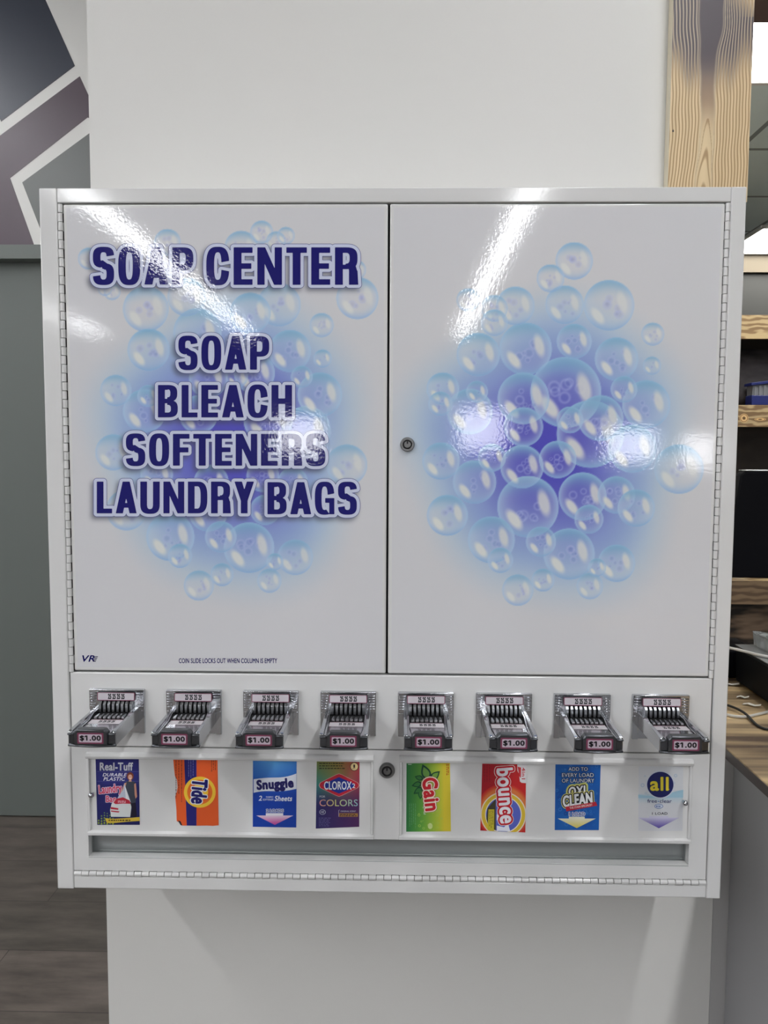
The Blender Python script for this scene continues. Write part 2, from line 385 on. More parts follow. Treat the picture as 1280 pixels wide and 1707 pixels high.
# daylight panes in the far wall of the shop
for i, (x, z, wd, h) in enumerate([(-1.6, 1.75, 0.7, 0.55), (1.35, 1.85, 0.75, 0.65), (3.75, 1.62, 0.8, 0.5), (4.85, 1.52, 0.55, 0.5)]):
    b = MB(); b.box(x - wd / 2, x + wd / 2, -11.5, -11.47, z - h / 2, z + h / 2)
    wn = struct(b.build('window_%d' % (i + 1), M['day']))
    b = MB()
    for (x0, x1, z0, z1) in [(-wd / 2 - .05, wd / 2 + .05, h / 2, h / 2 + .05), (-wd / 2 - .05, wd / 2 + .05, -h / 2 - .05, -h / 2), (-wd / 2 - .05, -wd / 2, -h / 2, h / 2), (wd / 2, wd / 2 + .05, -h / 2, h / 2)]:
        b.box(x + x0, x + x1, -11.5, -11.45, z + z0, z + z1)
    b.build('window_frame', M['lamp_body'], wn)
# ceiling lights
for x, y1_, lab in [(-2.2, 1.6, 'long linear ceiling light left of the vending machine'), (0.90, -.25, 'long linear ceiling light right of centre above the shop'), (-4.4, 1.6, 'long linear ceiling light by the left wall')]:
    t = thing('linear_ceiling_light', (x, -5.5, CEIL), lab, 'ceiling light', 'linear ceiling lights')
    b = MB(); b.box(x - .07, x + .07, -10.5, y1_, CEIL + .02, CEIL + .1); b.build('lamp_housing', M['lamp_body'], t)
    b = MB(); b.box(x - .055, x + .055, -10.45, y1_ - .05, CEIL, CEIL + .02); b.build('diffuser', M['lamp'], t)
for (x0, x1, y0, y1, lab) in [(0.873, 2.093, 1.2, 1.815, 'bright white ceiling light panel beside the scorched post, nearer one'), (2.093, 3.313, 3.52, 4.11, 'bright white ceiling light panel above the grey office wall, farther one'), (2.70, 3.92, 1.2, 1.815, 'added white ceiling light panel, out of view, brightening the office')]:  # third panel is an unseen extra, added to brighten the office
    t = thing('ceiling_light_panel', ((x0 + x1) / 2, (y0 + y1) / 2, 2.735), lab, 'ceiling light', 'office ceiling panels')
    b = MB(); b.box(x0 + .02, x1 - .02, y0 + .02, y1 - .02, 2.738, 2.748); b.build('diffuser', M['panel'], t)
    b = MB()
    for q in [(x0, x1, y0, y0 + .02), (x0, x1, y1 - .02, y1), (x0, x0 + .02, y0 + .02, y1 - .02), (x1 - .02, x1, y0 + .02, y1 - .02)]: b.box(*q, 2.735, 2.75)
    b.build('panel_frame', M['lamp_body'], t)

# ------------------------------------------------------------------ scorched pine board round the opening
def smooth(a, b_, x): t = np.clip((x - a) / (b_ - a), 0, 1); return t * t * (3 - 2 * t)
def jamb():
    x0, x1, z0, z1 = 0.4267, 0.5488, 1.8050, 2.30
    nx, nz = 190, 400
    X, Z = np.meshgrid(np.linspace(x0, x1, nx), np.linspace(z0, z1, nz))
    u = (X - x0) / (x1 - x0); v = (2.118 - Z) / 0.285          # v: 0 at the top of the frame, 1 at the machine
    wob = 0.012 * np.sin(v * 5.1 + 1) + 0.006 * np.sin(v * 13 + u * 4) + 0.004 * np.sin(v * 31 + u * 9)
    kn = np.exp(-(((u - 0.60) / 0.10) ** 2 + ((v + 0.02) / 0.16) ** 2)) * 0.10
    kn2 = np.exp(-(((u - 0.57) / 0.2) ** 2 + ((v - 0.20) / 0.10) ** 2)) * 0.05
    uc = 0.445 + 0.012 * np.sin(v * 3)
    du = u - uc + wob + np.where(u > uc, -kn2 * 0.0 - kn, 0)
    half = 0.085 + 0.03 * smooth(0.55, 0.15, v) + np.where(u > uc, kn2, 0) + 0.015 * smooth(0.7, 1.0, v)
    lev = np.abs(du) - half
    # cathedral arches low down
    arch = np.abs(du) / np.maximum(half, .02)
    ph = (v - 0.66) - 0.28 * arch ** 2
    n_left = np.where(u < uc, 9.0 / 0.36, 12.0 / 0.45)
    line_phase = lev * n_left
    k = np.abs(((line_phase + 0.35 * np.sin(v * 2 + u * 3)) % 1.0) - 0.5) * 2   # 1 on latewood lines
    thin = smooth(0.45, 0.85, k)
    inner = lev < 0
    kin = np.abs(((ph * 5.5) % 1.0) - 0.5) * 2
    thin = np.where(inner, smooth(0.55, 0.9, kin) * (ph > 0) * 0.8, thin)
    edge = np.exp(-(lev / 0.012) ** 2)
    s = smooth(0.62, 0.34, v + 0.10 * np.abs(du) / 0.5 * 1.6 + 0.05 * np.sin(u * 23) * 0.6)
    s = np.where(inner, smooth(0.72, 0.30, v), s)
    s = np.where((u > 0.62) & (v < 0.14), s * smooth(-0.05, 0.16, v + 0.35 * (0.80 - u)), s)
    cream = np.array([226, 203, 160.]); tan = np.array([150, 112, 70.]); dark = np.array([78, 68, 74.]); pale = np.array([214, 196, 164.])
    base = cream + (np.sin(u * 40 + v * 3) * 4)[..., None]
    cl = base * (1 - thin[..., None] * 0.75) + tan * thin[..., None] * 0.75
    cd_ = dark * (1 - thin[..., None] * 0.85) + pale * thin[..., None] * 0.85
    c = cl * (1 - s[..., None]) + cd_ * s[..., None]
    wood_mid = np.array([160, 128, 100.])
    halo = (np.where(inner, np.exp(-((v - 0.55) / 0.13) ** 2), 0) * 0.55)[..., None]
    c = c * (1 - halo) + wood_mid * halo
    c = c * (1 - 0.5 * edge[..., None] * (v > 0)[..., None]) + pale * 0.5 * edge[..., None] * (v > 0)[..., None]
    sp = (((u - 0.045) / 0.012) ** 2 + ((v - 0.725) / 0.006) ** 2 < 1); c[sp] = (50, 40, 40)
    mb = MB(); Y = 0.1795
    vs_ = np.stack([X, np.full_like(X, Y), Z], -1).reshape(-1, 3)
    idx = np.arange(nx * nz).reshape(nz, nx)
    fs = np.stack([idx[:-1, :-1], idx[:-1, 1:], idx[1:, 1:], idx[1:, :-1]], -1).reshape(-1, 4)
    mb.v = [tuple(p) for p in vs_]; mb.f = [tuple(map(int, f)) for f in fs]; mb.mi = [0] * len(mb.f); mb.c = [tuple(k) for k in c.reshape(-1, 3)]
    return mb, (x0, x1, z0, z1, Y)
jm, (jx0, jx1, jz0, jz1, jY) = jamb()
t = thing('door_post_board', ((jx0 + jx1) / 2, 0.19, jz0), 'vertical scorched pine board with wavy grain beside the white wall', 'wooden board')
jm.build('board_face', M['jamb'], t, fixn=False)
b = MB(); b.box(jx0, jx1, jY + .0004, WY - .0005, jz0, jz1); b.build('board_core', M['pine_raw'], t)['label'] = 'pale raw pine edge'
b = MB(); b.box(0.5530, 2.60, 0.1795, 0.36, 2.166, 2.1845); tag(b.build('header_board', M['header_wood'], bevel=.002), 'dark scorched board across the top of the opening', 'wooden board')

# ------------------------------------------------------------------ counter
b = MB(); b.box(0.570, 1.26, -1.30, WY - .001, 0.0, 0.9205); tag(b.build('counter_base', M['counter_grey'], bevel=.002), 'plain grey counter front below the scorched wood top', 'counter')
b = MB(); b.box(0.555, 1.30, -1.32, 0.82, 0.9210, 0.9350)
ct = b.build('countertop', M['counter_wood'], bevel=.0015, origin=(0, 0, .93)); tag(ct, 'scorched striped pine countertop right of the vending machine', 'countertop')
b = MB(); b.box(0.5535, 0.5550, -1.32, 0.82, 0.9185, 0.9335); b.build('edge_strip', mat('dark_edge_strip', (60, 48, 44), 0.35), ct)['label'] = 'dark edge strip'
bx = thing('cash_drawer', (0.96, 0.35, 0.935), 'flat black box with grey top lying on the wooden countertop', 'cash drawer')
def drawer(e, z0, z1): return [(0.722 - e, 0.10 - e, z0), (1.16 + e, 0.11 - e, z0), (1.15 + e, 0.575 + e, z0), (0.732 - e, 0.57 + e, z0), (0.718 - e, 0.10 - e, z1), (1.16 + e, 0.11 - e, z1), (1.15 + e, 0.575 + e, z1), (0.730 - e, 0.57 + e, z1)]
b = MB(); b.hexa(drawer(0, .940, 1.013)); b.build('body', M['black'], bx, bevel=.003)
b = MB(); b.hexa(drawer(.0015, 1.0134, 1.0174)); b.build('top_plate', M['tray'], bx, bevel=.001)['label'] = 'grey glossy top plate'
for k, (x, y) in enumerate([(0.75, 0.14), (1.12, 0.15), (1.12, 0.54), (0.76, 0.54)]):
    b = MB(); b.revolve((x, y, 0.9355), [(.008, 0), (.009, .005)], 'z', 12); b.build('foot', M['cable_black'], bx)
b = MB(); b.prism([(.62, .9355), (.80, .9355), (.80, .990), (.795, .996), (.625, .996), (.62, .990)], .60, .72); tag(b.build('black_box', M['black'], bevel=.003), 'small black box standing behind the flat black box with grey top', 'box')
# crumpled clear plastic box on it
b = MB(); x0, x1, y0, y1, z0, z1 = 0.760, 0.90, 0.47, 0.56, 1.018, 1.047
n = 9; vs_, fs = [], []
for j in range(n):
    for i in range(n):
        e = (i in (0, n - 1)) or (j in (0, n - 1))
        vs_.append((x0 + (x1 - x0) * i / (n - 1), y0 + (y1 - y0) * j / (n - 1), z1 + (rng.uniform(-.006, .006) if not e else rng.uniform(-.003, .002))))
for j in range(n - 1):
    for i in range(n - 1): fs.append((j * n + i, j * n + i + 1, (j + 1) * n + i + 1, (j + 1) * n + i))
ring = [(i, 0) for i in range(n)] + [(n - 1, j) for j in range(1, n)] + [(i, n - 1) for i in range(n - 2, -1, -1)] + [(0, j) for j in range(n - 2, 0, -1)]
o = len(vs_)
for i, j in ring:
    x, y, z = vs_[j * n + i]; vs_.append((x * .94 + .06 * (x0 + x1) / 2 + rng.uniform(-.002, .002), y * .94 + .06 * (y0 + y1) / 2 + rng.uniform(-.002, .002), z0))
for k in range(len(ring)):
    a, c = ring[k], ring[(k + 1) % len(ring)]; fs.append((a[1] * n + a[0], c[1] * n + c[0], o + (k + 1) % len(ring), o + k))
fs.append(tuple(range(o, o + len(ring)))); b.add(vs_, fs)
tag(b.build('clear_plastic_box', M['clear']), 'small clear crinkled plastic box on top of the flat black box', 'plastic box')
def cable(name, pts, r, m, lab):
    P = [Vector(p) for p in pts]; out = []
    for i in range(len(P) - 1):
        p0, p1, p2, p3 = P[max(i - 1, 0)], P[i], P[i + 1], P[min(i + 2, len(P) - 1)]
        for k in range(8):
            t_ = k / 8; out.append(0.5 * ((2 * p1) + (p2 - p0) * t_ + (2 * p0 - 5 * p1 + 4 * p2 - p3) * t_ ** 2 + (3 * p1 - p0 - 3 * p2 + p3) * t_ ** 3))
    out.append(P[-1]); b = MB(); b.tube(out, r); tag(b.build(name, m, smooth=True), lab, 'cable')
def onz(px, py, z): d = ray(px, py); return CAM + d * (z - CAM[2]) / d[2]
cable('cable', [(0.64, 0.54, 1.030), (0.70, 0.50, 1.024), (0.745, 0.455, 1.0206), (0.80, 0.440, 1.0206), (0.88, 0.440, 1.0206), (1.05, 0.445, 1.0206)], .0028, M['cable_white'], 'white cable crossing the top of the flat black box')
cable('cable', [onz(1195, 1184, .938), onz(1214, 1192, .938), onz(1240, 1195, .938), onz(1262, 1191, .938), onz(1290, 1184, .938)], .0026, M['cable_white'], 'white cable lying on the countertop below the black box')
cable('cable', [onz(1190, 1172, .941), onz(1214, 1176, .941), onz(1240, 1188, .941), onz(1262, 1209, .938), onz(1282, 1216, .938), onz(1310, 1214, .938)], .0024, M['cable_black'], 'thin black cable curving across the wooden countertop')
for k, (px, py, w_, a, lab) in enumerate([(1213, 1141, 0.022, .3, 'small white paper scrap under the black box beside the machine'), (1238, 1163, 0.011, .5, 'smaller white paper scrap under the middle of the black box'), (1253, 1176, 0.016, .6, 'curled white paper scrap under the front of the black box')]):
    p = onz(px, py, .9365); b = MB(); ca, sa = math.cos(a), math.sin(a)
    prof = [(-w_, .0), (-.4 * w_, .003), (.3 * w_, .001), (w_, .004)]
    vs_ = [(p[0] + u * ca - s_ * sa, p[1] - (u * sa + s_ * ca), .9362 + h) for s_ in (-.005, .005) for u, h in prof]
    b.add(vs_, [(i, i + 1, i + 5, i + 4) for i in range(3)]); ob = tag(b.build('paper_scrap', M['paper'], fixn=False), lab, 'paper'); md = ob.modifiers.new('solid', 'SOLIDIFY'); md.thickness = .0004
# dark monitor standing on the counter
mo = thing('monitor', (1.05, 0.76, 0.935), 'black monitor back with a thin silver top edge behind the machine', 'monitor')
b = MB(); b.prism([(0.770, 1.133), (1.25, 1.129), (1.227, 1.3805), (0.813, 1.3812), (0.803, 1.373)], 0.74, 0.773); b.build('screen_housing', M['black'], mo, bevel=.004)
b = MB(); b.box(0.812, 1.227, 0.738, 0.775, 1.3812, 1.3840); b.build('top_edge', M['silver'], mo, bevel=.001)['label'] = 'silver top edge'
b = MB(); b.box(1.14, 1.21, 0.774, 0.800, 0.946, 1.25); b.build('stand_neck', M['black'], mo, bevel=.004)
b = MB(); b.box(1.165, 1.28, 0.60, 0.815, 0.9355, 0.946); b.build('stand_base', M['black'], mo, bevel=.004)
bX, bY = float(at(1225, 800, 2.30)[0]), 2.30
bo = thing('detergent_bottle', (bX, bY, 0.900), 'pink topped blue bottle peeking out beside the black monitor', 'bottle')
b = MB(); b.revolve((bX, bY, 0.900), [(.060, 0), (.064, .01), (.064, .26), (.030, .33), (.020, .36)], 'z', 24); b.build('body', M['pale'], bo, smooth=True)
b = MB(); b.revolve((bX, bY, 1.2605), [(.020, 0), (.020, .036)], 'z', 20); b.build('neck', M['mid_blue'], bo, smooth=True)['label'] = 'blue neck'
b = MB(); b.revolve((bX, bY, 1.2970), [(.020, 0), (.020, .034), (.014, .038)], 'z', 20); b.build('cap', M['pink'], bo, smooth=True)['label'] = 'pink cap'

# ------------------------------------------------------------------ shelving and back counter of the office
sh = thing('wall_shelf_unit', (1.53, 2.4, 0.975), 'scorched pine shelf unit with dark back behind the counter', 'shelves')
for z0, z1, lab in [(1.903, 2.001, 'pale scorched pine top shelf'), (1.541, 1.632, 'knotty scorched pine lower shelf')]:
    b = MB(); b.box(0.46, 2.60, 2.20, 2.22, z0, z1); b.box(0.46, 2.60, 2.22, 2.56, z1 - .03, z1 - .001); o = b.build('shelf', M['shelf_wood'], sh, bevel=.0015); o['label'] = lab
b = MB(); b.box(0.46, 2.60, 2.56, 2.585, 0.90, 1.99); b.build('back_panel', M['dark_back'], sh)
b = MB(); b.box(2.60, 2.63, 2.20, 2.58, 0.90, 2.001); b.build('side_panel', M['shelf_wood'], sh)
bc = thing('back_counter', (1.53, 2.6, 0), 'low back counter of scorched planks under the shelves', 'counter')
b = MB(); b.box(0.46, 2.60, 2.17, 2.60, 0.875, 0.8995); b.build('worktop', M['shelf_wood'], bc)
b = MB(); b.box(0.46, 2.60, 2.165, 2.19, 0.800, 0.898); b.build('front_rail', wood_mat('brown_scorched_rail', (128, 106, 82), (96, 76, 58), (46, 34, 28), .5, 60, 'Z', (.35, 1, 1), .5, 6.0), bc)['label'] = 'brown scorched front rail'
b = MB(); b.box(0.46, 2.60, 2.19, 2.215, 0.0, 0.799); b.build('front_planks', M['burnt'], bc)['label'] = 'blotchy burnt front planks'
# knots on the lower shelf edge
for cx, cy, k in [(1240, 697, 1.0), (1267, 699, 0.62)]:
    p = Print(lambda x, y, l: at(x, y, 2.1999 - l * .0004))
    for r_, c in [(7.5, (196, 160, 112)), (6.3, (120, 88, 60)), (5.4, (212, 178, 128)), (3.0, (170, 132, 90)), (2.2, (96, 74, 50))]:
        p.ell(cx, cy, r_ * (1.0 if k == 1 else 1.3), r_ * k * (1.0 if k == 1 else .6), c, [7.5, 6.3, 5.4, 3.0, 2.2].index(r_), 20)
    p.build('wood_knot', M['ink'], sh)['label'] = 'round pale wood knot'
# dark bundle of cloth and lidded bin on the lower shelf
nu, nv = 40, 26; b = MB(); vs_, fs = [], []
for j in range(nv):
    for i in range(nu):
        th = 2 * math.pi * i / nu; ph = math.pi * (j + .5) / nv
        fold = 1 + .05 * math.sin(5 * th + 6 * math.cos(ph)) + .03 * math.sin(11 * th + 3 * ph)
        ex = lambda q, k: math.copysign(abs(q) ** k, q)
        vs_.append((1.46 + .33 * ex(math.cos(th), .6) * ex(math.sin(ph), .6) * fold, 2.42 + .115 * ex(math.sin(th), .7) * ex(math.sin(ph), .6) * fold,
                    max(1.6325, 1.752 + .130 * ex(math.cos(ph), .6) * fold)))
for j in range(nv - 1):
    for i in range(nu): fs.append((j * nu + i, j * nu + (i + 1) % nu, (j + 1) * nu + (i + 1) % nu, (j + 1) * nu + i))
fs.append(tuple(range(nu))); fs.append(tuple(range((nv - 1) * nu, nv * nu))[::-1]); b.add(vs_, fs)
tag(b.build('folded_cloth_bundle', M['black_cloth'], smooth=True, angle=180), 'dark folded cloth bundle filling the lower shelf', 'cloth')
bi = thing('storage_bin', (1.72, 2.26, 1.6325), 'blue and milky ribbed storage bin on the knotty shelf', 'storage bin')
b = MB(); b.box(1.49, 1.95, 2.225, 2.285, 1.6325, 1.675); b.build('base', M['blue'], bi, bevel=.003)['label'] = 'blue base'
b = MB(); b.box(1.495, 1.945, 2.23, 2.283, 1.675, 1.718)
for k in range(22): b.box(1.50 + k * .02, 1.508 + k * .02, 2.2255, 2.23, 1.64, 1.715)
b.build('ribbed_wall', M['milky'], bi)['label'] = 'milky ribbed wall'
b = MB(); b.hexa([(1.485, 2.22, 1.714), (1.955, 2.22, 1.77), (1.955, 2.29, 1.77), (1.485, 2.29, 1.714), (1.485, 2.22, 1.726), (1.955, 2.22, 1.785), (1.955, 2.29, 1.785), (1.485, 2.29, 1.726)])
b.build('lid', M['blue'], bi, bevel=.002)['label'] = 'blue slanted lid'

# ================================================================== THE SOAP VENDING MACHINE
ZB, ZT, HW = 0.793, 1.767, 0.470
mach = thing('soap_vending_machine', (0, 0.1, ZB), 'white wall-mounted soap vending machine with bubble doors and eight coin slides', 'vending machine')
b = MB()
b.box(-HW, HW, 0.012, WY - .0005, ZB, ZB + .004); b.box(-HW, HW, 0.012, WY - .0005, ZT - .004, ZT)      # shell
b.box(-HW, -HW + .004, 0.012, WY - .0005, ZB + .004, ZT - .004); b.box(HW - .004, HW, 0.012, WY - .0005, ZB + .004, ZT - .004)
b.box(-HW + .004, HW - .004, 0.19, WY - .0005, ZB + .004, ZT - .004)
b.build('cabinet_shell', M['powder'], mach)
for xa, xb in [(-HW, -0.4462), (0.4502, HW)]:
    b = MB(); b.box(xa, xb, 0, 0.012, ZB - .001, ZT); b.build('side_stile', M['powder'], mach, bevel=.0016)
b = MB(); b.box(-0.4460, 0.4500, 0.0006, 0.012, 1.7478, ZT); b.build('top_rail', M['powder'], mach, bevel=.0012)
b = MB(); b.box(-0.4460, 0.4500, 0.0006, 0.012, ZB, 0.8105); b.build('bottom_rail', M['powder'], mach, bevel=.0012)
b = MB(); b.box(-0.4462, 0.4502, 0.0145, 0.0160, 1.0, 1.7478); b.box(-0.4462, 0.4502, .0145, .016, .81, .8195)
b.build('gap_shade_sheet', M['gap'], mach)['label'] = 'dark sheet standing in for shade in the gaps'  # dark sheet puts the shade of the door gaps into colour

# --- bubble print
WHITE = np.array([222, 222, 225.])
BUB_R = [(957,435,31),(917.5,464,23),(941,508,32),(1015,509,42),(780,500,19),(859,510,32),(824,514,22),(824,538,22),(1088,557,19),(1086.6,609.6,15),(876,581.5,43.6),
 (797,591,36),(957,569,29),(1027.5,598.5,36),(738,648,27),(734,673,20),(795,653,18),(783,686,38),(943,654,59),(872.5,664,43),(1040,649,22),(1077,674,40),(1001,697,38),
 (872.5,711.5,32.5),(984,723.6,56),(950,700,22),(1054,748,40),(1131.6,782,41),(735,768.6,31),(820,763,23),(870,778,36),(929.6,766,31),(791,803.5,36),(880,844.7,51),(971,827.7,40),
 (1027.5,825,31),(1060.4,847,31),(745.6,859,34),(981.5,865.5,24),(819,900,39),(834,934,21),(901.6,903,25),(948.6,923.6,42.6),(1027.5,939,31),(995,946,15),(863,983.7,26),(905,967,19),(983,977,22)]
BUB_L = [(279,404,22),(148,431,18),(436,387,19),(476.5,393,14.5),(402,413,28),(460,402,16),(594,450,16),(595.6,497,35),(243,515,38),(175,481,12),(187,486,14),(311,495,32),(417,522,34),
 (465,508,36),(329,554,40),(536,542,20),(537.6,597.7,15),(247.6,583,35),(483,585,35),(193,651,26),(241,685,36),(247,660,18),(424,622,34),(395,628,18),(347,631,32),(533,658,37),(503,628,18),
 (510,718,41),(331,691,32),(447,700,41),(189,754,30),(578,775,34),(438,793,27),(488,804,25),(352,804,29),(261,791,27),(211,850,34),(284,895,40),(300,926.6,20),(347,854,32),(442,850,25),
 (368,895,26),(415,913,42),(492,929,29.5),(458,936.5,14),(331.5,976,25),(370,958,19),(449,968,20)]
def over(c, col, a): a = np.clip(a, 0, 1)[..., None]; return c * (1 - a) + np.asarray(col, float) * a
def paint_bubbles(PX, PY, bubbles, gc, gr):
    r_ = np.random.default_rng(3)
    c = np.broadcast_to(WHITE, PX.shape + (3,)).copy()
    an = np.arctan2(PY - gc[1], PX - gc[0])
    d = np.hypot((PX - gc[0]) / gr[0], (PY - gc[1]) / gr[1]) * (1 + .05 * np.sin(3 * an + 1) + .04 * np.sin(5 * an))
    c = over(c, (170, 205, 236), .85 * smooth(1.04, .60, d))
    c = over(c, (134, 146, 218), .90 * smooth(.86, .38, d))
    c = over(c, (88, 84, 196), .92 * smooth(.58, .12, d))
    for (bx_, by_, r) in sorted(bubbles, key=lambda k: -k[2]):
        dx, dy = (PX - bx_) / r, (PY - by_) / r; rho = np.hypot(dx, dy)
        aa = np.clip((1 - rho) * r / 1.3 + .5, 0, 1); m = aa > 0
        if not m.any(): continue
        dc = np.hypot((bx_ - gc[0]) / gr[0], (by_ - gc[1]) / gr[1])
        fade = 1.0 if dc < .8 else .85
        k = c[m]; x, y, q, A = dx[m], dy[m], rho[m], aa[m] * fade
        k = over(k, (206, 220, 238), A * (.10 + .42 * q ** 2.5))
        k = over(k, (112, 176, 214), A * .80 * smooth(-.15, -1.0, y) * (.25 + .75 * q ** 2))
        k = over(k, (176, 212, 242), A * .75 * q ** 9)
        k = over(k, (120, 168, 222), A * .45 * smooth(.35, 1.0, y) * q ** 3)
        for _ in range(6 if r > 18 else 3):                      # inner reflections of neighbours
            ax, ay, ar = r_.uniform(-.4, .45), r_.uniform(-.35, .5), r_.uniform(.08, .2)
            e = np.hypot(x - ax, y - ay) / ar; k = over(k, (190, 200, 240), A * .40 * np.exp(-((e - .85) / .22) ** 2)); k = over(k, (100, 110, 200), A * .16 * smooth(.9, .3, e))
        def hl(cx, cy, ra, rb, rot, st):
            ca, sa = math.cos(rot), math.sin(rot); ux, uy = (x - cx) * ca + (y - cy) * sa, -(x - cx) * sa + (y - cy) * ca
            return st * smooth(1.25, .55, np.hypot(ux / ra, uy / rb))
        k = over(k, (232, 234, 232), A * hl(.52, -.12, .20, .46, -.25, .85)); k = over(k, (236, 238, 234), A * hl(-.45, .42, .19, .40, -.65, .92))
        c[m] = k
    return c

# --- block letters (condensed gothic), every letter a set of simple quads in a unit-high box
def sup(t, cx, cy, a, b_, n=2.9):
    c_, s_ = math.cos(t), math.sin(t)
    return (cx + a * math.copysign(abs(c_) ** (2 / n), c_), cy + b_ * math.copysign(abs(s_) ** (2 / n), s_))
def ring(cx, cy, a, b_, st, sb, t0, t1, n=26):
    q = []
    for k in range(n):
        ta, tb = math.radians(t0 + (t1 - t0) * k / n), math.radians(t0 + (t1 - t0) * (k + 1) / n)
        q.append([sup(ta, cx, cy, a, b_), sup(tb, cx, cy, a, b_), sup(tb, cx, cy, a - st, b_ - sb), sup(ta, cx, cy, a - st, b_ - sb)])
    return q
def rc(x0, x1, y0, y1): return [[(x0, y0), (x1, y0), (x1, y1), (x0, y1)]]
S_, T_ = .188, .142
def glyph(ch):
    if ch == 'O': return ring(.28, .5, .28, .515, S_, T_, 0, 360, 44), .56
    if ch == 'C': return ring(.28, .5, .28, .515, S_, T_, 9, 351, 44), .56
    if ch == 'G': return ring(.28, .5, .28, .515, S_, T_, 10, 290, 40) + rc(.30, .56, .36, .50) + rc(.42, .56, 0, .42), .56
    if ch == 'S': return ring(.27, .735, .27, .28, S_, T_, 6, 262, 34) + ring(.27, .275, .27, .29, S_, T_, 98, -174, 34) + [[(.075, .60), (.25, .65), (.50, .46), (.30, .40)]], .54
    if ch == 'U': return ring(.28, .32, .28, .335, S_, T_, 180, 360, 24) + rc(0, S_, .30, 1) + rc(.56 - S_, .56, .30, 1), .56
    if ch == 'D': return rc(0, S_, 0, 1) + rc(S_, .27, 0, T_) + rc(S_, .27, 1 - T_, 1) + ring(.26, .5, .30, .5, S_, T_, -90, 90, 26), .56
    if ch == 'P': return rc(0, S_, 0, 1) + rc(S_, .27, .39, .39 + T_) + rc(S_, .27, 1 - T_, 1) + ring(.26, .695, .28, .305, S_, T_, -90, 90, 22), .54
    if ch == 'R': return rc(0, S_, 0, 1) + rc(S_, .27, .42, .42 + T_ * .8) + rc(S_, .27, 1 - T_, 1) + ring(.26, .71, .29, .29, S_, T_, -90, 90, 22) + [[(.34, .46), (.50, .52), (.545, .36), (.345, .36)], [(.345, 0), (.57, 0), (.55, .37), (.345, .37)]], .57
    if ch == 'B': return rc(0, S_, 0, 1) + rc(S_, .27, .44, .57) + rc(S_, .27, 1 - T_, 1) + rc(S_, .27, 0, T_) + ring(.26, .745, .275, .255, S_, T_ * .9, -90, 90, 20) + ring(.26, .265, .29, .265, S_, T_, -90, 90, 20), .55
    if ch == 'E': return rc(0, S_, 0, 1) + rc(S_, .46, 0, T_) + rc(S_, .43, .43, .57) + rc(S_, .46, 1 - T_, 1), .47
    if ch == 'F': return rc(0, S_, 0, 1) + rc(S_, .43, .42, .57) + rc(S_, .46, 1 - T_, 1), .46
    if ch == 'L': return rc(0, S_, 0, 1) + rc(S_, .44, 0, T_), .44
    if ch == 'T': return rc(.25 - S_ / 2, .25 + S_ / 2, 0, 1) + rc(0, .50, 1 - T_, 1), .50
    if ch == 'H': return rc(0, S_, 0, 1) + rc(.57 - S_, .57, 0, 1) + rc(S_, .57 - S_, .42, .58), .57
    if ch == 'N': return rc(0, S_ * .92, 0, 1) + rc(.60 - S_ * .92, .60, 0, 1) + [[(.0, 1), (S_, 1), (.60, 0), (.60 - S_, 0)]], .60
    if ch == 'A': return [[(0, 0), (.2, 0), (.40, 1), (.20, 1)], [(.20, 1), (.40, 1), (.60, 0), (.40, 0)], [(.14, .18), (.46, .18), (.43, .32), (.17, .32)]], .60
    if ch == 'Y': return [[(0, 1), (.21, 1), (.375, .40), (.185, .40)], [(.36, 1), (.56, 1), (.375, .40), (.185, .40)]] + rc(.28 - S_ / 2, .28 + S_ / 2, 0, .42), .56
def word(s, x0, x1, y0, y1):
    """quads of a word fitted between pixel-measured extents on the door"""
    qs, pen = [], 0.0
    for ch in s:
        if ch == ' ': pen += .16; continue
        q, w_ = glyph(ch); qs += [[(x + pen, y) for x, y in k] for k in q]; pen += w_ + .115
    k = (x1 - x0) / (pen - .115)
    return [[(x0 + x * k, y1 - y * (y1 - y0)) for x, y in q] for q in qs]
LINES = [('SOAP', 155, 322, 412.5, 474), ('CENTER', 344, 597, 412.5, 474.5), ('SOAP', 297.5, 448.5, 560.5, 616), ('BLEACH', 263.5, 486.5, 642, 695.5),
         ('SOFTENERS', 210, 542, 723.5, 776), ('LAUNDRY', 161.5, 423, 803, 855.5), ('BAGS', 446, 594.5, 804, 857)]
WORDS = [word(*l) for l in LINES]

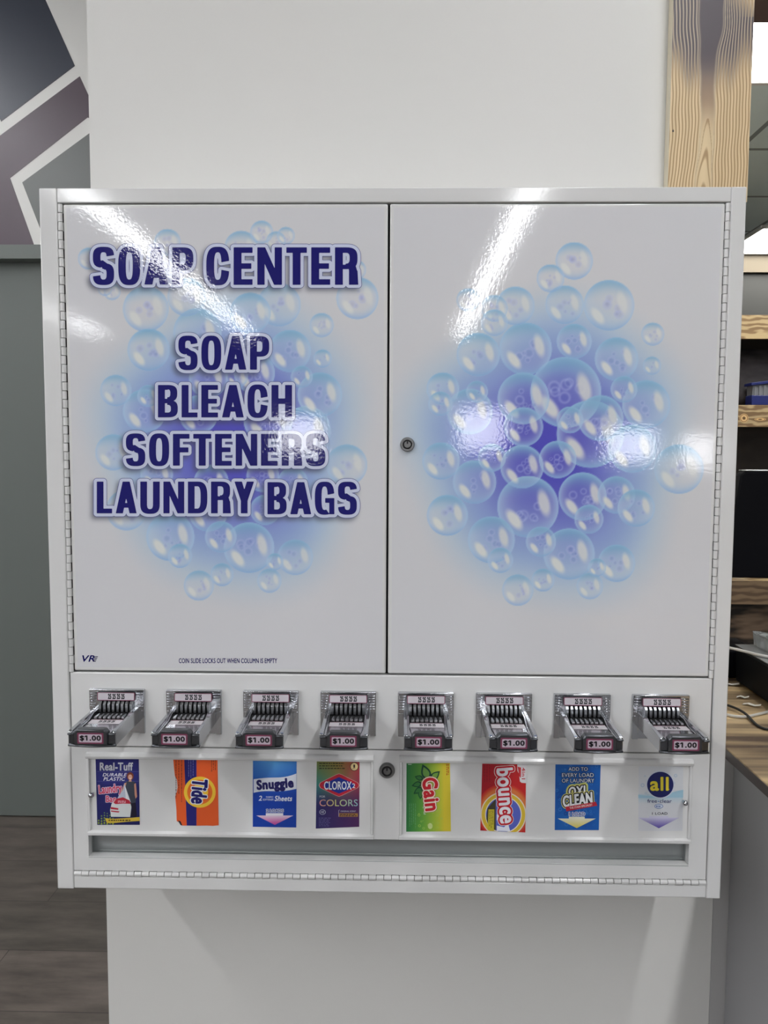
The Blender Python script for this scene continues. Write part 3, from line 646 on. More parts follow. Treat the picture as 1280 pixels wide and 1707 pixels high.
def decal(name, x0, x1, z0, z1, bubbles, gc, gr, y, letters, parent, step=.00125):
    nx, nz = int((x1 - x0) / step), int((z1 - z0) / step)
    X, Z = np.meshgrid(np.linspace(x0, x1, nx), np.linspace(z0, z1, nz)); PX, PY = to_px(X, y, Z)
    c = paint_bubbles(PX, PY, bubbles, gc, gr)
    if letters:                                                 # printed soft drop shadow behind the words
        mk = np.zeros(PX.shape)
        for wq in letters:
            for q in wq:
                q = np.array(q) + (-4.0, 5.0); cen = q.mean(0); q = cen + (q - cen) * 1.0
                lo, hi = q.min(0) - 6, q.max(0) + 6
                m = (PX > lo[0]) & (PX < hi[0]) & (PY > lo[1]) & (PY < hi[1])
                if not m.any(): continue
                x, y_ = PX[m], PY[m]; sd = np.full(x.shape, -1e9)
                ar = 0.5 * sum(q[i][0] * q[(i + 1) % 4][1] - q[(i + 1) % 4][0] * q[i][1] for i in range(4)); sg = 1 if ar > 0 else -1
                for i in range(4):
                    a, b2 = q[i], q[(i + 1) % 4]; e = b2 - a; L = np.hypot(*e)
                    if L < 1e-6: continue
                    sd = np.maximum(sd, sg * ((x - a[0]) * e[1] - (y_ - a[1]) * e[0]) / L)
                mk[m] = np.maximum(mk[m], smooth(7.5, 2.0, sd))
        for _ in range(3):
            p_ = np.pad(mk, 2, mode='edge'); mk = sum(p_[2 + i:2 + i + mk.shape[0], 2:-2] for i in range(-2, 3)) / 5
            p_ = np.pad(mk, 2, mode='edge'); mk = sum(p_[2:-2, 2 + i:2 + i + mk.shape[1]] for i in range(-2, 3)) / 5
        c = over(c, (84, 86, 104), .80 * mk)
    mb = MB(); idx = np.arange(nx * nz).reshape(nz, nx)
    fs = np.stack([idx[:-1, :-1], idx[:-1, 1:], idx[1:, 1:], idx[1:, :-1]], -1).reshape(-1, 4)
    vs_ = np.stack([X, np.full_like(X, y), Z], -1).reshape(-1, 3)
    mb.v = vs_.tolist(); mb.f = fs.tolist(); mb.mi = [0] * len(mb.f); mb.c = c.reshape(-1, 3).tolist()
    return mb.build(name, M['door_print'], parent, fixn=False)

YD = 0.0015                                                      # door faces
doors = []
for (x0, x1, lab) in [(-0.4385, -0.0022, 'left door with lettering over blue bubbles'), (0.0006, 0.4432, 'right door with blue bubbles and a lock')]:
    b = MB(); b.box(x0, x1, YD, 0.0135, 1.1095, 1.7462); dr = b.build('cabinet_door', M['powder'], mach, bevel=.0022, segs=3); dr['label'] = lab; doors.append(dr)
    L = x0 < 0
    decal('bubble_print', x0 + .0048, x1 - .0048, 1.1145, 1.7412, BUB_L if L else BUB_R, (385, 735) if L else (915, 748), (245, 285) if L else (258, 285), YD - .00025, WORDS if L else None, dr)
# lettering of the left door
p = Print(lambda x, y, l: at(x, y, YD - .0003 - l * LAYER))
for wq in WORDS:
    p.grown(wq, .25, (34, 32, 112), 4, .8); p.grown(wq, 6.2, (88, 92, 150), 1, .8); p.grown(wq, 5.4, (212, 218, 240), 2, .8)
p.build('lettering', M['ink_gloss'], doors[0])['label'] = 'navy block lettering with pale outlines'
p = Print(lambda x, y, l: at(x, y, YD - .0003 - l * LAYER)); p.text('COIN SLIDE LOCKS OUT WHEN COLUMN IS EMPTY', (298, 1097.3, 462, 1105.6), (34, 30, 100), 1, bold=.035)
p.build('small_notice', M['ink_gloss'], doors[0])['label'] = 'small navy notice line'
p = Print(lambda x, y, l: at(x, y, YD - .0003 - l * LAYER)); p.text('VR', (137, 1092.3, 158, 1103.3), (22, 18, 92), 1, shear=.25, bold=.06)
for k in range(4): p.poly([(158.5 - k * 1.1, 1094 + k * 2.5), (163.4 - k * 1.1, 1094 + k * 2.5), (162.8 - k * 1.1, 1095.6 + k * 2.5), (157.8 - k * 1.1, 1095.6 + k * 2.5)], (92, 90, 112), 1)
p.build('maker_emblem', M['ink_gloss'], doors[0])['label'] = 'small slanted navy emblem'
# locks
b = MB(); X0, Z0, Y0 = 0.0257, 1.427, YD - .0003
def lock_mesh(x, z, y, s=1.0):
    b = MB(); b.revolve((x, y, z), [(.0098 * s, 0), (.0098 * s, -.003), (.0086 * s, -.0048), (.0066 * s, -.0048), (.0062 * s, -.0025), (.0046 * s, -.0025), (.0044 * s, -.0050), (.0008 * s, -.0050)], 'y', 36)
    o = len(b.f); b.revolve((x, y - .0026, z), [(.0061 * s, 0), (.0061 * s, -.0003), (.0046 * s, -.0003)], 'y', 30, 1); b.box(x - .0009, x + .0009, y - .0054, y - .0045, z + .0008, z + .0042 * s, 1)
    return b
lk = lock_mesh(X0, Z0, Y0).build('lock', [M['lock_face'], M['gap']], doors[1], smooth=True); lk['label'] = 'round steel lock'

# --- piano hinges
def hinge(name, p0, p1, n, r, axis):
    b = MB()
    for k in range(n):
        a0 = p0 + (p1 - p0) * k / n + .0004; a1 = p0 + (p1 - p0) * (k + 1) / n - .0004; rr = r * (1.0 if k % 2 else .93); c = (p1 - p0)
        if axis[0] == 'z': b.revolve((axis[1], axis[2], 0), [(rr, a0), (rr, a1)], 'z', 14); b.box(*((axis[1] - r, axis[1]) if (k % 2 == 0) else (axis[1], axis[1] + r)), axis[2] - rr * .6, axis[2] + r, a0, a1)
        else: b.revolve((0, axis[2], axis[1]), [(rr, a0), (rr, a1)], 'x', 14); b.box(a0, a1, axis[2] - rr * .6, axis[2] + r, *((axis[1] - r, axis[1]) if (k % 2 == 0) else (axis[1], axis[1] + r)))
    return b.build(name, M['powder'], mach, smooth=True, angle=40)
hinge('piano_hinge', 1.1075, 1.7466, 54, .0030, ('z', -0.4425, 0.0022))['label'] = 'left door hinge'
hinge('piano_hinge', 1.1075, 1.7466, 54, .0030, ('z', 0.4467, 0.0022))['label'] = 'right door hinge'
hinge('piano_hinge', -0.4455, 0.4495, 83, .0036, ('x', 0.8150, 0.0018))['label'] = 'bottom flap hinge'

# --- coin panel
b = MB(); b.box(-0.4445, 0.4485, 0.0010, 0.0135, 1.0013, 1.1070); cp = b.build('coin_panel', M['powder'], mach, bevel=.0014)

# --- flap with windows, slot and chute
b = MB(); SX, SZ0, SZ1 = 0.4242, 0.8398, 0.8712; fz0, fz1 = 0.8195, 1.0000
b.box(-0.4455, 0.4488, 0.0012, 0.0135, fz0, SZ0); b.box(-0.4455, 0.4488, 0.0012, 0.0135, SZ1, fz1); b.box(-0.4455, -SX, .0012, .0135, SZ0, SZ1); b.box(SX, 0.4488, .0012, .0135, SZ0, SZ1)
flap = b.build('flap_panel', M['powder'], mach)
b = MB(); b.box(-SX, SX, .0215, .0230, .8360, .8720); b.box(-SX, SX, .0020, .0215, .8372, .8388)
b.box(-SX - .002, -SX, .0136, .0230, .8360, .8722); b.box(SX, SX + .002, .0136, .0230, .8360, .8722)
b.tube([(-SX, .0210, .8392), (SX, .0210, .8392)], .0009, 8); b.tube([(-SX, .0020, .8388), (SX, .0020, .8388)], .0010, 8)
b.build('chute', M['galv'], flap)['label'] = 'grey metal delivery chute'
def win(xa, xb, lab):
    b = MB(); za, zb = 0.8722, 0.9938
    b.prism([(.0011, zb), (-.0030, zb - .0012), (-.0052, zb - .0050), (-.0040, zb - .0088), (.0011, zb - .0094)], xa, xb, 'x')
    b.prism([(.0011, za), (-.0030, za + .0006), (-.0034, za + .0050), (.0011, za + .0072)], xa, xb, 'x')
    for s_, x in ((1, xa), (-1, xb)): b.prism([(x + s_ * .0004, .0011), (x + s_ * .0010, -.0022), (x + s_ * .0040, -.0024), (x + s_ * .0048, .0011)], za + .0072, zb - .0094, 'z')
    o = b.build('window_moulding', M['powder'], flap, bevel=.0006); o['label'] = lab
win(-0.4238, -0.0180, 'left display window moulding'); win(0.0175, 0.4252, 'right display window moulding')
for x, y_, lab in [(-0.4155, .9336, 'left steel ball knob'), (0.4138, .9336, 'right steel ball knob')]:
    b = MB(); prof = [(.0012, .0011), (.0014, -.003)] + [(.0042 * math.sin(t_), -.0068 - .0042 * math.cos(t_) * -1 * -1) for t_ in []]
    prof += [(.0040 * math.sin(math.pi * k / 10), -.0030 - .0040 * (1 - math.cos(math.pi * k / 10))) for k in range(1, 10)] + [(.0003, -.0110)]
    b.revolve((x, 0, y_), prof, 'y', 18); b.build('knob', M['chrome'], flap, smooth=True)['label'] = lab
lk = lock_mesh(0.0003, 0.9721, 0.0010, 1.12).build('lock', [M['lock_face'], M['gap']], flap, smooth=True); lk['label'] = 'round steel lock'

# --- coin slides: one built, seven copied
def coin_slide(xc):
    O = {}
    yf = 0.0009
    b = MB()                                                     # face plate with chamfered rim
    b.prism([(-.0385, 1.0220), (.0385, 1.0220), (.0385, 1.0848), (-.0385, 1.0848)], -.0010, yf)
    b.prism([(-.0385, 1.0555), (-.0230, 1.0555), (-.0230, 1.0700), (-.0255, 1.0820), (-.0385, 1.0848)], -.0050, -.0010)
    b.prism([(.0385, 1.0555), (.0230, 1.0555), (.0230, 1.0700), (.0255, 1.0820), (.0385, 1.0848)], -.0050, -.0010)
    b.prism([(-.0385, 1.0848), (-.0365, 1.0822), (.0365, 1.0822), (.0385, 1.0848)], -.0058, -.0010)
    for s_ in (-1, 1):
        b.box(s_ * .0385 if s_ < 0 else .0305, s_ * .0305 if s_ < 0 else .0385, -.0040, -.0010, 1.0220, 1.0555)
        for k in range(6):                                       # louvres
            z = 1.0800 - k * .0037; b.prism([(-.0068, z), (-.0049, z - .0016), (-.0049, z + .0010)], s_ * .0372 if s_ < 0 else .0272 + .0006 * k, s_ * .0272 - .0006 * k if s_ < 0 else .0372, 'x')
    fp = (b, 'face_plate', M['chrome'], .0006)
    sub = []
    b = MB()                                                     # slot fingers, upper row and the teeth on the tray
    for k in range(8):
        x = -.0217 + k * .0062
        b.prism([(-.0050, 1.0705), (-.0105, 1.0655), (-.0105, 1.0545), (-.0040, 1.0545), (-.0010, 1.0705)], x - .0019, x + .0019, 'x')
    for k in range(7):
        x = -.0186 + k * .0062
        b.prism([(x - .0020, -.034), (x + .0020, -.034), (x + .0020, -.029), (x + .0006, -.019), (x - .0006, -.019), (x - .0020, -.029)], 1.0530, 1.0558, 'z')
    sub.append((b, 'coin_fingers', M['chrome_soft'], .0003, 'grey metal slot fingers'))
    b = MB(); b.box(-.0255, .0255, -.0009, -.0014, 1.0535, 1.0725); b.box(-.0245, .0245, -.036, -.0012, 1.0520, 1.0529); sub.append((b, 'slot_shadow_plate', M['gap'], 0, 'black plate standing in for shade behind the fingers'))  # dark plates paint in the shade between fingers and teeth
    b = MB()                                                     # tray with side rails
    b.box(-.0262, .0262, -.0900, -.0010, 1.0385, 1.0518)
    for s_ in (-1, 1):
        xs = sorted((s_ * .0262, s_ * .0308)); b.prism([(-.0010, 1.0600), (-.0890, 1.0580), (-.0920, 1.0560), (-.0920, 1.0385), (-.0010, 1.0385)], xs[0], xs[1], 'x')
        xs = sorted((s_ * .0262, s_ * .0238)); b.prism([(-.0010, 1.0590), (-.0250, 1.0590), (-.0420, 1.0540), (-.0860, 1.0535), (-.0860, 1.0510), (-.0010, 1.0510)], xs[0], xs[1], 'x')
    b.prism([(-.0235, -.053), (.0235, -.053), (.0200, -.088), (-.0200, -.088)], 1.0518, 1.0532, 'z')
    sub.append((b, 'slide_tray', M['chrome'], .0006, 'chrome sliding tray'))
    b = MB()                                                     # curved front block and its raised middle
    arc = [(-.0312, -.0895)] + [(-.0312 + .0624 * k / 12, -.0940 - .0036 * math.sin(math.pi * k / 12)) for k in range(13)] + [(.0312, -.0895)]
    b.prism(arc, 1.0375, 1.0405, 'z')
    arc2 = [(-.0306, -.0895)] + [(-.0306 + .0612 * k / 12, -.0922 - .0030 * math.sin(math.pi * k / 12)) for k in range(13)] + [(.0306, -.0895)]
    b.prism(arc2, 1.0405, 1.0545, 'z')
    mid = [(-.0215, 1.0405), (.0215, 1.0405), (.0215, 1.0565), (.0175, 1.0612), (-.0175, 1.0612), (-.0215, 1.0565)]
    b.prism(mid, -.0975, -.0860)
    for s_ in (-1, 1): b.box(min(s_ * .0225, s_ * .0308), max(s_ * .0225, s_ * .0308), -.0962, -.0900, 1.0530, 1.0556)
    sub.append((b, 'front_block', M['steel_dark'], .0012, 'dark chrome front block'))
    pl = Print(lambda x, z, l: (x, -.0976 - l * LAYER, z))       # price label
    def rr(x0, x1, z0, z1, r): return [(cx + r * math.cos(math.radians(a)), cz + r * math.sin(math.radians(a))) for cx, cz, a0 in ((x1 - r, z1 - r, 0), (x0 + r, z1 - r, 90), (x0 + r, z0 + r, 180), (x1 - r, z0 + r, 270)) for a in (a0, a0 + 30, a0 + 60, a0 + 90)]
    pl.poly(rr(-.0168, .0168, 1.0428, 1.0570, .0012), (128, 62, 88), 0); pl.poly(rr(-.0148, .0148, 1.0446, 1.0552, .0012), (196, 182, 194), 1)
    pl.text('$1.00', (-.0136, 1.0538, .0136, 1.0459), (14, 12, 18), 2, bold=.085)
    pl.poly([(-.0050, 1.0538), (-.0056, 1.0538), (-.0073, 1.0526), (-.0073, 1.0511), (-.0050, 1.0521)], (14, 12, 18), 2.5)
    sub.append((pl.mb, 'price_label', M['ink'], 0, 'pink edged price label'))
    cl = Print(lambda x, z, l: (x, -.0070 - l * LAYER + (1.077 - z) * -.09, z))
    cl.poly(rr(-.0262, .0262, 1.0700, 1.0812, .0010), (134, 76, 98), 0); cl.poly(rr(-.0252, .0252, 1.0709, 1.0804, .0010), (206, 200, 206), 1)
    cl.text('25 25 25 25', (-.0112, 1.0796, .0122, 1.0720), (26, 26, 34), 2, bold=.075)
    # body of the label holder so it is not a bare sheet
    b = MB(); b.prism([(-.0062, 1.0816), (-.0073, 1.0696), (-.0010, 1.0696), (-.0010, 1.0816)], -.0258, .0258, 'x'); sub.append((b, 'label_holder', M['steel_dark'], .0004, None))
    sub.append((cl.mb, 'coin_label', M['ink'], 0, 'white label with coin values'))
    tl = Print(lambda x, y, l: (x, y, 1.0530 + l * LAYER)); tl.poly([(-.0225, -.0365), (.0225, -.0365), (.0225, -.0525), (-.0225, -.0525)], (206, 200, 204), 0)
    tl.poly([(-.0225, -.0365), (.0225, -.0365), (.0225, -.0375), (-.0225, -.0375)], (150, 84, 106), 1)
    tl.text('25 25 25 25', (-.0102, -.0393, .0117, -.0480), (30, 30, 38), 1, bold=.075)
    sub.append((tl.mb, 'tray_label', M['ink'], 0, 'white label lying in the tray'))
    def mk(mb, name, m, bev, parent, flip=True):
        mb.v = [(x + xc, y, z) for x, y, z in mb.v]; return mb.build(name, m, parent, bevel=bev, fixn=not mb.c)
    root = mk(fp[0], fp[1], fp[2], fp[3], mach); root.name = 'coin_slide'
    for mb, name, m, bev, lab in sub:
        o = mk(mb, name, m, bev, root)
        if lab: o['label'] = lab
    return root
X8 = [(-3.5 + k) * 0.1078 for k in range(8)]
first = coin_slide(X8[0])
for k in range(1, 8):
    c = first.copy(); COL.objects.link(c); c.parent = mach; c.location = (X8[k] - X8[0], 0, 0)
    for ch in first.children:
        d = ch.copy(); COL.objects.link(d); d.parent = c; d.matrix_parent_inverse = ch.matrix_parent_inverse.copy()

# ================================================================== PRODUCT CARDS in the display windows
YC = -0.0002
GRP = 'product cards in the display windows'
def card(ox, oy):
    return Print(lambda X, Y, l: at(X / 4 + ox, Y / 4 + oy, 0.0008 - l * LAYER))
def sheet(pr, pts, col=(200, 200, 200)):
    """the paper itself, with its thickness, under the printing"""
    pr.poly(pts, col, 0)
def fin(pr, name, label, cat='product card'):
    o = pr.build(name, M['ink']); tag(o, label, cat, GRP); return o
def lerp(a, b_, t): return tuple(np.asarray(a, float) * (1 - t) + np.asarray(b_, float) * t)
def q4(x0, y0, x1, y1): return [(x0, y0), (x1, y0), (x1, y1), (x0, y1)]
def fine(pr, x0, y0, x1, y1, n, c, layer, rot=0, d=1.6, seed=1):
    """rows of unreadable small print"""
    r = np.random.default_rng(seed)
    for k in range(n):
        t_ = (k + .5) / n
        if rot: x = x0 + (x1 - x0) * t_; y = y0
        else: y = y0 + (y1 - y0) * t_; x = x0
        end = y1 if rot else x1; pos = y if rot else x
        end = pos + (end - pos) * r.uniform(.75, 1)
        while pos < end:
            L = r.uniform(6, 20)
            e2 = min(pos + L, end)
            pr.line([(x, pos), (x, e2)] if rot else [(pos, y), (e2, y)], d, c, layer); pos = e2 + r.uniform(3, 6)

# 1 laundry bag
p = card(80, 1240); Q = [(317, 102), (605, 102), (612, 540), (328, 540)]
p.grid(Q, lambda u, v: lerp((40, 40, 110), (30, 34, 96), v) if v < .2 or v > .36 else (46, 48, 124), 0)
p.poly([(326, 184), (606, 184), (606, 186), (326, 186)], (96, 98, 160), 1); p.poly([(326, 248), (608, 248), (608, 250), (326, 250)], (96, 98, 160), 1)
p.text('Real-Tuff', (345, 124, 567, 179), (196, 198, 206), 1, bold=.05, outline=((3, (60, 60, 110)),))
p.text('DURABLE', (364, 195, 526, 217), (232, 232, 240), 2, shear=.25, bold=.04); p.text('PLASTIC', (369, 222, 516, 246), (232, 232, 240), 2, shear=.25, bold=.04)
p.text('Laundry', (338, 270, 492, 346), (206, 70, 96), 2, bold=.03, tilt=-5, outline=((3.5, (216, 196, 220)),)); p.text('Bag', (386, 346, 452, 402), (206, 70, 96), 2, bold=.03, outline=((3.5, (216, 196, 220)),))
for k in range(6):
    for j in range(7):
        if j + k * 1.0 < 7.5 and j < 2 + k * 1.2: p.ell(338 + k * 19, 528 - j * 17 + (4 if k % 2 else 0), 6.5 - .5 * j, 6.5 - .5 * j, lerp((150, 170, 60), (70, 100, 110), j / 7), 1, 10)
# seated figure holding the bag (printed picture)
p.poly([(510, 262), (530, 248), (570, 250), (586, 262), (592, 330), (584, 392), (520, 400), (524, 330)], (64, 70, 84), 4)
p.poly([(524, 388), (584, 384), (592, 470), (590, 488), (548, 488), (560, 430)], (26, 24, 44), 3)
p.poly([(574, 268), (586, 262), (594, 352), (584, 366), (578, 340)], (206, 150, 128), 5); p.poly([(510, 262), (524, 258), (512, 300), (490, 330), (484, 322)], (206, 150, 128), 5)
p.ell(548, 216, 23, 27, (124, 62, 44), 5, 20); p.ell(548, 222, 14, 18, (224, 172, 148), 6, 18); p.poly([(541, 229), (556, 229), (548, 234)], (240, 240, 240), 7)
p.ell(543, 219, 1.8, 1.6, (50, 34, 30), 7, 8); p.ell(554, 219, 1.8, 1.6, (50, 34, 30), 7, 8); p.poly([(541, 240), (555, 240), (558, 252), (538, 252)], (214, 160, 138), 5)
p.poly([(508, 262), (552, 388), (444, 392), (476, 340), (504, 300)], (188, 198, 214), 6); p.poly([(512, 278), (548, 384), (520, 388)], (236, 238, 242), 7)
p.poly([(424, 400), (450, 368), (500, 358), (545, 380), (556, 420), (548, 488), (420, 486), (414, 440)], (222, 226, 226), 7)
p.poly([(436, 392), (455, 366), (500, 356), (545, 378), (550, 400), (500, 398), (450, 402)], (190, 44, 64), 8); p.poly([(418, 420), (470, 430), (468, 440), (418, 436)], (190, 44, 64), 8); p.poly([(420, 444), (478, 450), (470, 458), (420, 452)], (190, 44, 64), 8)
fine(p, 466, 378, 528, 394, 2, (230, 190, 200), 9, d=2.6, seed=8)
p.poly([(380, 496), (430, 500), (540, 494), (611, 488), (612, 514), (540, 518), (440, 528), (392, 528)], (216, 186, 66), 9); fine(p, 404, 504, 592, 516, 1, (70, 50, 30), 10, d=4, seed=3)
fin(p, 'product_card', 'navy laundry bag card with a person and white bag, leftmost in the left window')

# 2 torn orange detergent wrapper
p = card(80, 1240)
OUT = [(835, 103), (908, 102), (990, 101), (1130, 100), (1134, 320), (1138, 543), (1100, 547), (1060, 545), (1000, 546), (930, 545), (900, 545), (884, 542), (872, 522), (858, 515), (856, 440), (850, 372), (848, 350), (858, 322), (864, 290), (860, 240), (846, 215), (840, 160)]
p.poly(OUT, (236, 98, 46), 0); p.poly([(908, 102), (990, 101), (990, 546), (925, 545)], (40, 38, 120), 1)
p.poly([(866, 510), (884, 516), (896, 545), (884, 542), (872, 522)], (40, 34, 40), 1)
for r_, c, l in [(106, (250, 206, 64), 2), (84, (240, 120, 46), 3), (66, (236, 98, 46), 4), (56, (250, 206, 64), 5)]: p.ell(1012, 322, r_, r_ * .98, c, l, 40)
p.text('Tide', (955, 236, 1062, 400), (30, 28, 106), 6, rot=90, bold=.07, shear=.1, outline=((6, (236, 238, 240)),), tilt=3)
fine(p, 844, 108, 900, 400, 3, (110, 52, 40), 2, rot=1, d=2.2); fine(p, 1085, 108, 1122, 190, 3, (120, 56, 42), 2, rot=1, d=2.0, seed=5); fine(p, 930, 106, 975, 232, 3, (120, 124, 190), 2, rot=1, d=2.0, seed=6)
fin(p, 'product_card', 'torn orange wrapper with dark blue band and yellow ring emblem')

# 3 blue softener sheets (picture of a toy left out)
p = card(380, 1240); p.grid([(166, 113), (458, 118), (455, 558), (165, 553)], lambda u, v: lerp(lerp((60, 128, 206), (96, 168, 226), 1 - abs(u - .5) * 2), (24, 66, 168), min(1, v * 1.9)), 0)
top = [(171 + 285 * k / 14, 236 - 6 * math.sin(k / 14 * 6.0) - 40 * (k / 14) ** 2) for k in range(15)]; bot = [(456 - 285 * k / 14, 300 + 8 * math.sin(k / 14 * 5.5) + 32 * (k / 14) ** 1.3) for k in range(15)]
p.poly(top + bot, (222, 226, 236), 1)
p.text('Snuggle', (190, 232, 438, 320), (34, 32, 96), 3, bold=.08, tilt=-4)
p.text('2', (203, 346, 227, 379), (226, 230, 238), 1, shear=.2, bold=.03); p.text('FABRIC', (254, 349, 303, 360), (216, 222, 236), 1, bold=.02); p.text('SOFTENER', (232, 366, 304, 378), (216, 222, 236), 1, bold=.02); p.text('Sheets', (310, 346, 428, 382), (228, 232, 240), 1, shear=.22, bold=.05)
p.text('2 LOADS', (256, 436, 369, 454), (30, 34, 104), 3, bold=.03, outline=((4, (196, 204, 232)),))
ar = lambda y: lerp((236, 234, 242), (196, 72, 150), max(0, min(1, (y - 470) / 68)))
for ya, yb in [(462, 478)]: p.poly([(252, ya), (368, ya), (368, yb), (252, yb)], (236, 234, 242), 1)
rows = [478 + 62 * k / 8 for k in range(9)]
for k in range(8):
    h = lambda y: 123 * (540 - y) / 62
    p.mesh([(312 - h(rows[k]), rows[k]), (312 + h(rows[k]), rows[k]), (312 + h(rows[k + 1]), rows[k + 1]), (312 - h(rows[k + 1]), rows[k + 1])], [(0, 1, 2, 3)], lambda x, y: ar(y), 1)
fin(p, 'product_card', 'blue fabric softener sheets card with a white wave and pink down arrow')

# 4 rainbow colour booster
p = card(380, 1240); Q = [(592, 110), (877, 115), (875, 553), (585, 565)]
TL, TM, TR, ML, MM, MR, BL, BR = (122, 130, 66), (150, 124, 64), (176, 62, 66), (64, 138, 134), (130, 140, 90), (160, 56, 82), (44, 42, 96), (82, 44, 92)
def rain(u, v):
    a = lerp(lerp(TL, TM, min(1, u * 2)), TR, max(0, u * 2 - 1)); m = lerp(lerp(ML, MM, min(1, u * 2)), MR, max(0, u * 2 - 1)); bt = lerp(BL, BR, u)
    return lerp(a, m, v / .35) if v < .35 else lerp(m, bt, min(1, (v - .35) / .3))
p.grid(Q, rain, 0, 16, 22)
fine(p, 608, 122, 796, 172, 3, (48, 46, 34), 1, d=3.2)
p.ell(842, 152, 28, 29, (44, 32, 36), 1, 24); p.ell(842, 152, 24, 25, (230, 206, 150), 2, 24); p.text('1', (836, 138, 847, 160), (40, 30, 32), 3, bold=.05); fine(p, 828, 162, 856, 170, 1, (60, 44, 40), 3, d=1.4)
def hexr(k): cx, cy = 740, 276; return [(cx + (x - cx) * k, cy + (y - cy) * k) for x, y in [(606, 276), (614, 258), (722, 204), (740, 198), (758, 204), (866, 258), (876, 276), (866, 294), (758, 346), (740, 352), (722, 346), (614, 294)]]
p.poly(hexr(1.0), (232, 196, 190), 1); p.poly(hexr(.975), (196, 44, 62), 2); p.poly([(632, 276), (656, 258), (740, 222), (824, 258), (850, 276), (824, 296), (740, 332), (656, 296)], (34, 54, 150), 3)
p.text('CLOROX', (640, 250, 824, 306), (236, 238, 242), 4, bold=.035); p.text('2', (828, 264, 848, 295), (236, 238, 242), 4, bold=.03)
p.text('FOR', (611, 345, 648, 358), (206, 206, 214), 1, bold=.01); p.text('COLORS', (610, 371, 865, 416), lambda x, y: lerp(lerp((222, 150, 150), (206, 206, 130), min(1, (x - 610) / 110)), (150, 196, 206), max(0, (x - 720) / 145)), 1, bold=.005)
p.ell(630, 455, 21, 17, (196, 200, 216), 1, 24, inner=.88); p.text('HE', (618, 447, 642, 462), (196, 200, 216), 1, shear=.2)
p.line([(738, 486), (738, 444), (744, 440)], 1.2, (180, 180, 200), 1); p.text('ORIGINAL SCENT', (750, 445, 852, 454), (196, 196, 214), 1, bold=.01); p.poly([(740, 463), (866, 463), (866, 486), (740, 486)], (168, 124, 62), 1); fine(p, 744, 466, 862, 484, 2, (64, 44, 60), 2, d=3)
fine(p, 605, 490, 690, 552, 6, (112, 108, 160), 1, d=1.4, seed=9)
fin(p, 'product_card', 'rainbow purple card with red and blue diamond logo beside the centre lock')

# 5 green softener
p = card(640, 1240); p.grid([(150, 130), (440, 128), (446, 583), (148, 586)], lambda u, v: lerp(lerp((46, 118, 66), (96, 158, 62), u / .35), (70, 140, 56), 0) if u < .35 else (lerp((96, 158, 62), (188, 200, 64), (u - .35) / .4) if u < .75 else lerp((188, 200, 64), (222, 204, 62), min(1, (u - .75) / .1))), 0, 14, 6)
def leaf(cx, cy, L, W, a, c0, c1):
    pts = [];
    for k in range(17): t_ = k / 16; pts.append((t_ * L, W * math.sin(math.pi * t_ ** .8)))
    pts += [(x, -y) for x, y in pts[-2:0:-1]]; ca, sa = math.cos(a), math.sin(a)
    T = lambda s_: [(cx + (x - L / 2) * s_ * ca + L / 2 * ca - y * s_ * sa, cy + (x - L / 2) * s_ * sa + L / 2 * sa + y * s_ * ca) for x, y in pts]
    p.poly(T(1), c0, 1 + .2 * lk_); p.poly(T(.66), c1, 2.2 + .2 * lk_)
for lk_, a in enumerate([(300, 245, 118, 32, -1.95, (22, 70, 56), (110, 160, 78)), (310, 240, 86, 24, -.75, (22, 70, 56), (120, 168, 70)), (262, 235, 60, 18, -2.85, (22, 74, 52), (60, 124, 62)), (256, 262, 74, 20, 2.9, (22, 74, 52), (60, 124, 62)), (256, 290, 74, 19, 2.5, (22, 74, 52), (60, 124, 62)), (250, 300, 70, 20, 1.7, (30, 90, 56), (66, 130, 62))]): leaf(*a)
for k in range(26): x, y, r_ = rng.uniform(230, 390), rng.uniform(430, 575), rng.uniform(3, 9); p.ell(x, y, r_, r_, (170, 200, 90), 1, 12, inner=.7)
p.ell(308, 548, 16, 20, (206, 222, 150), 1, 16)
p.text('Gain', (262, 224, 368, 446), (200, 38, 50), 4, rot=90, bold=.07, tilt=-6, outline=((9, (150, 30, 40)), (7, (236, 226, 206))))
p.text('Original', (259, 376, 279, 470), (214, 232, 206), 3, rot=90, bold=.02); fine(p, 165, 398, 216, 572, 4, (106, 166, 112), 1, rot=1, d=1.6); fine(p, 414, 134, 434, 216, 2, (196, 96, 40), 1, rot=1, d=3, seed=4); p.line([(160, 137), (184, 137)], 2, (220, 232, 220), 1)
fin(p, 'product_card', 'green to yellow card with leaves, first in the right window')

# 6 red dryer sheet card
p = card(640, 1240); Q = [(655, 132), (948, 138), (942, 591), (642, 578)]
p.grid(Q, lambda u, v: lerp((172, 30, 44), (206, 44, 44), u), 0)
def clipc(r_, cx=796, cy=472, n=64):
    def lim(x, y): return (min(max(x, 655 - (y - 132) * .029), 948 - (y - 138) * .0132), min(y, 578 + (x - 642) * .043))
    return [lim(cx + r_ * math.cos(2 * math.pi * k / n), cy + r_ * math.sin(2 * math.pi * k / n)) for k in range(n)]
for k in range(7): p.poly(clipc(150 + (7 - k) * 5, 800, 450), lerp((206, 44, 44), (228, 140, 70), k / 7), 1 + k)
p.poly(clipc(152), (236, 226, 208), 9); p.poly(clipc(145), (226, 192, 60), 10); p.poly(clipc(122), (238, 232, 214), 11); p.poly(clipc(116), (92, 104, 196), 12)
p.poly([(744, 368), (746, 577), (700, 560), (682, 500), (690, 430)], (70, 66, 48), 13)
p.poly([(752, 470), (764, 470), (770, 500), (752, 510)], (232, 234, 244), 13); p.poly([(752, 545), (800, 556), (826, 530), (842, 584), (752, 580)], (232, 234, 244), 13)
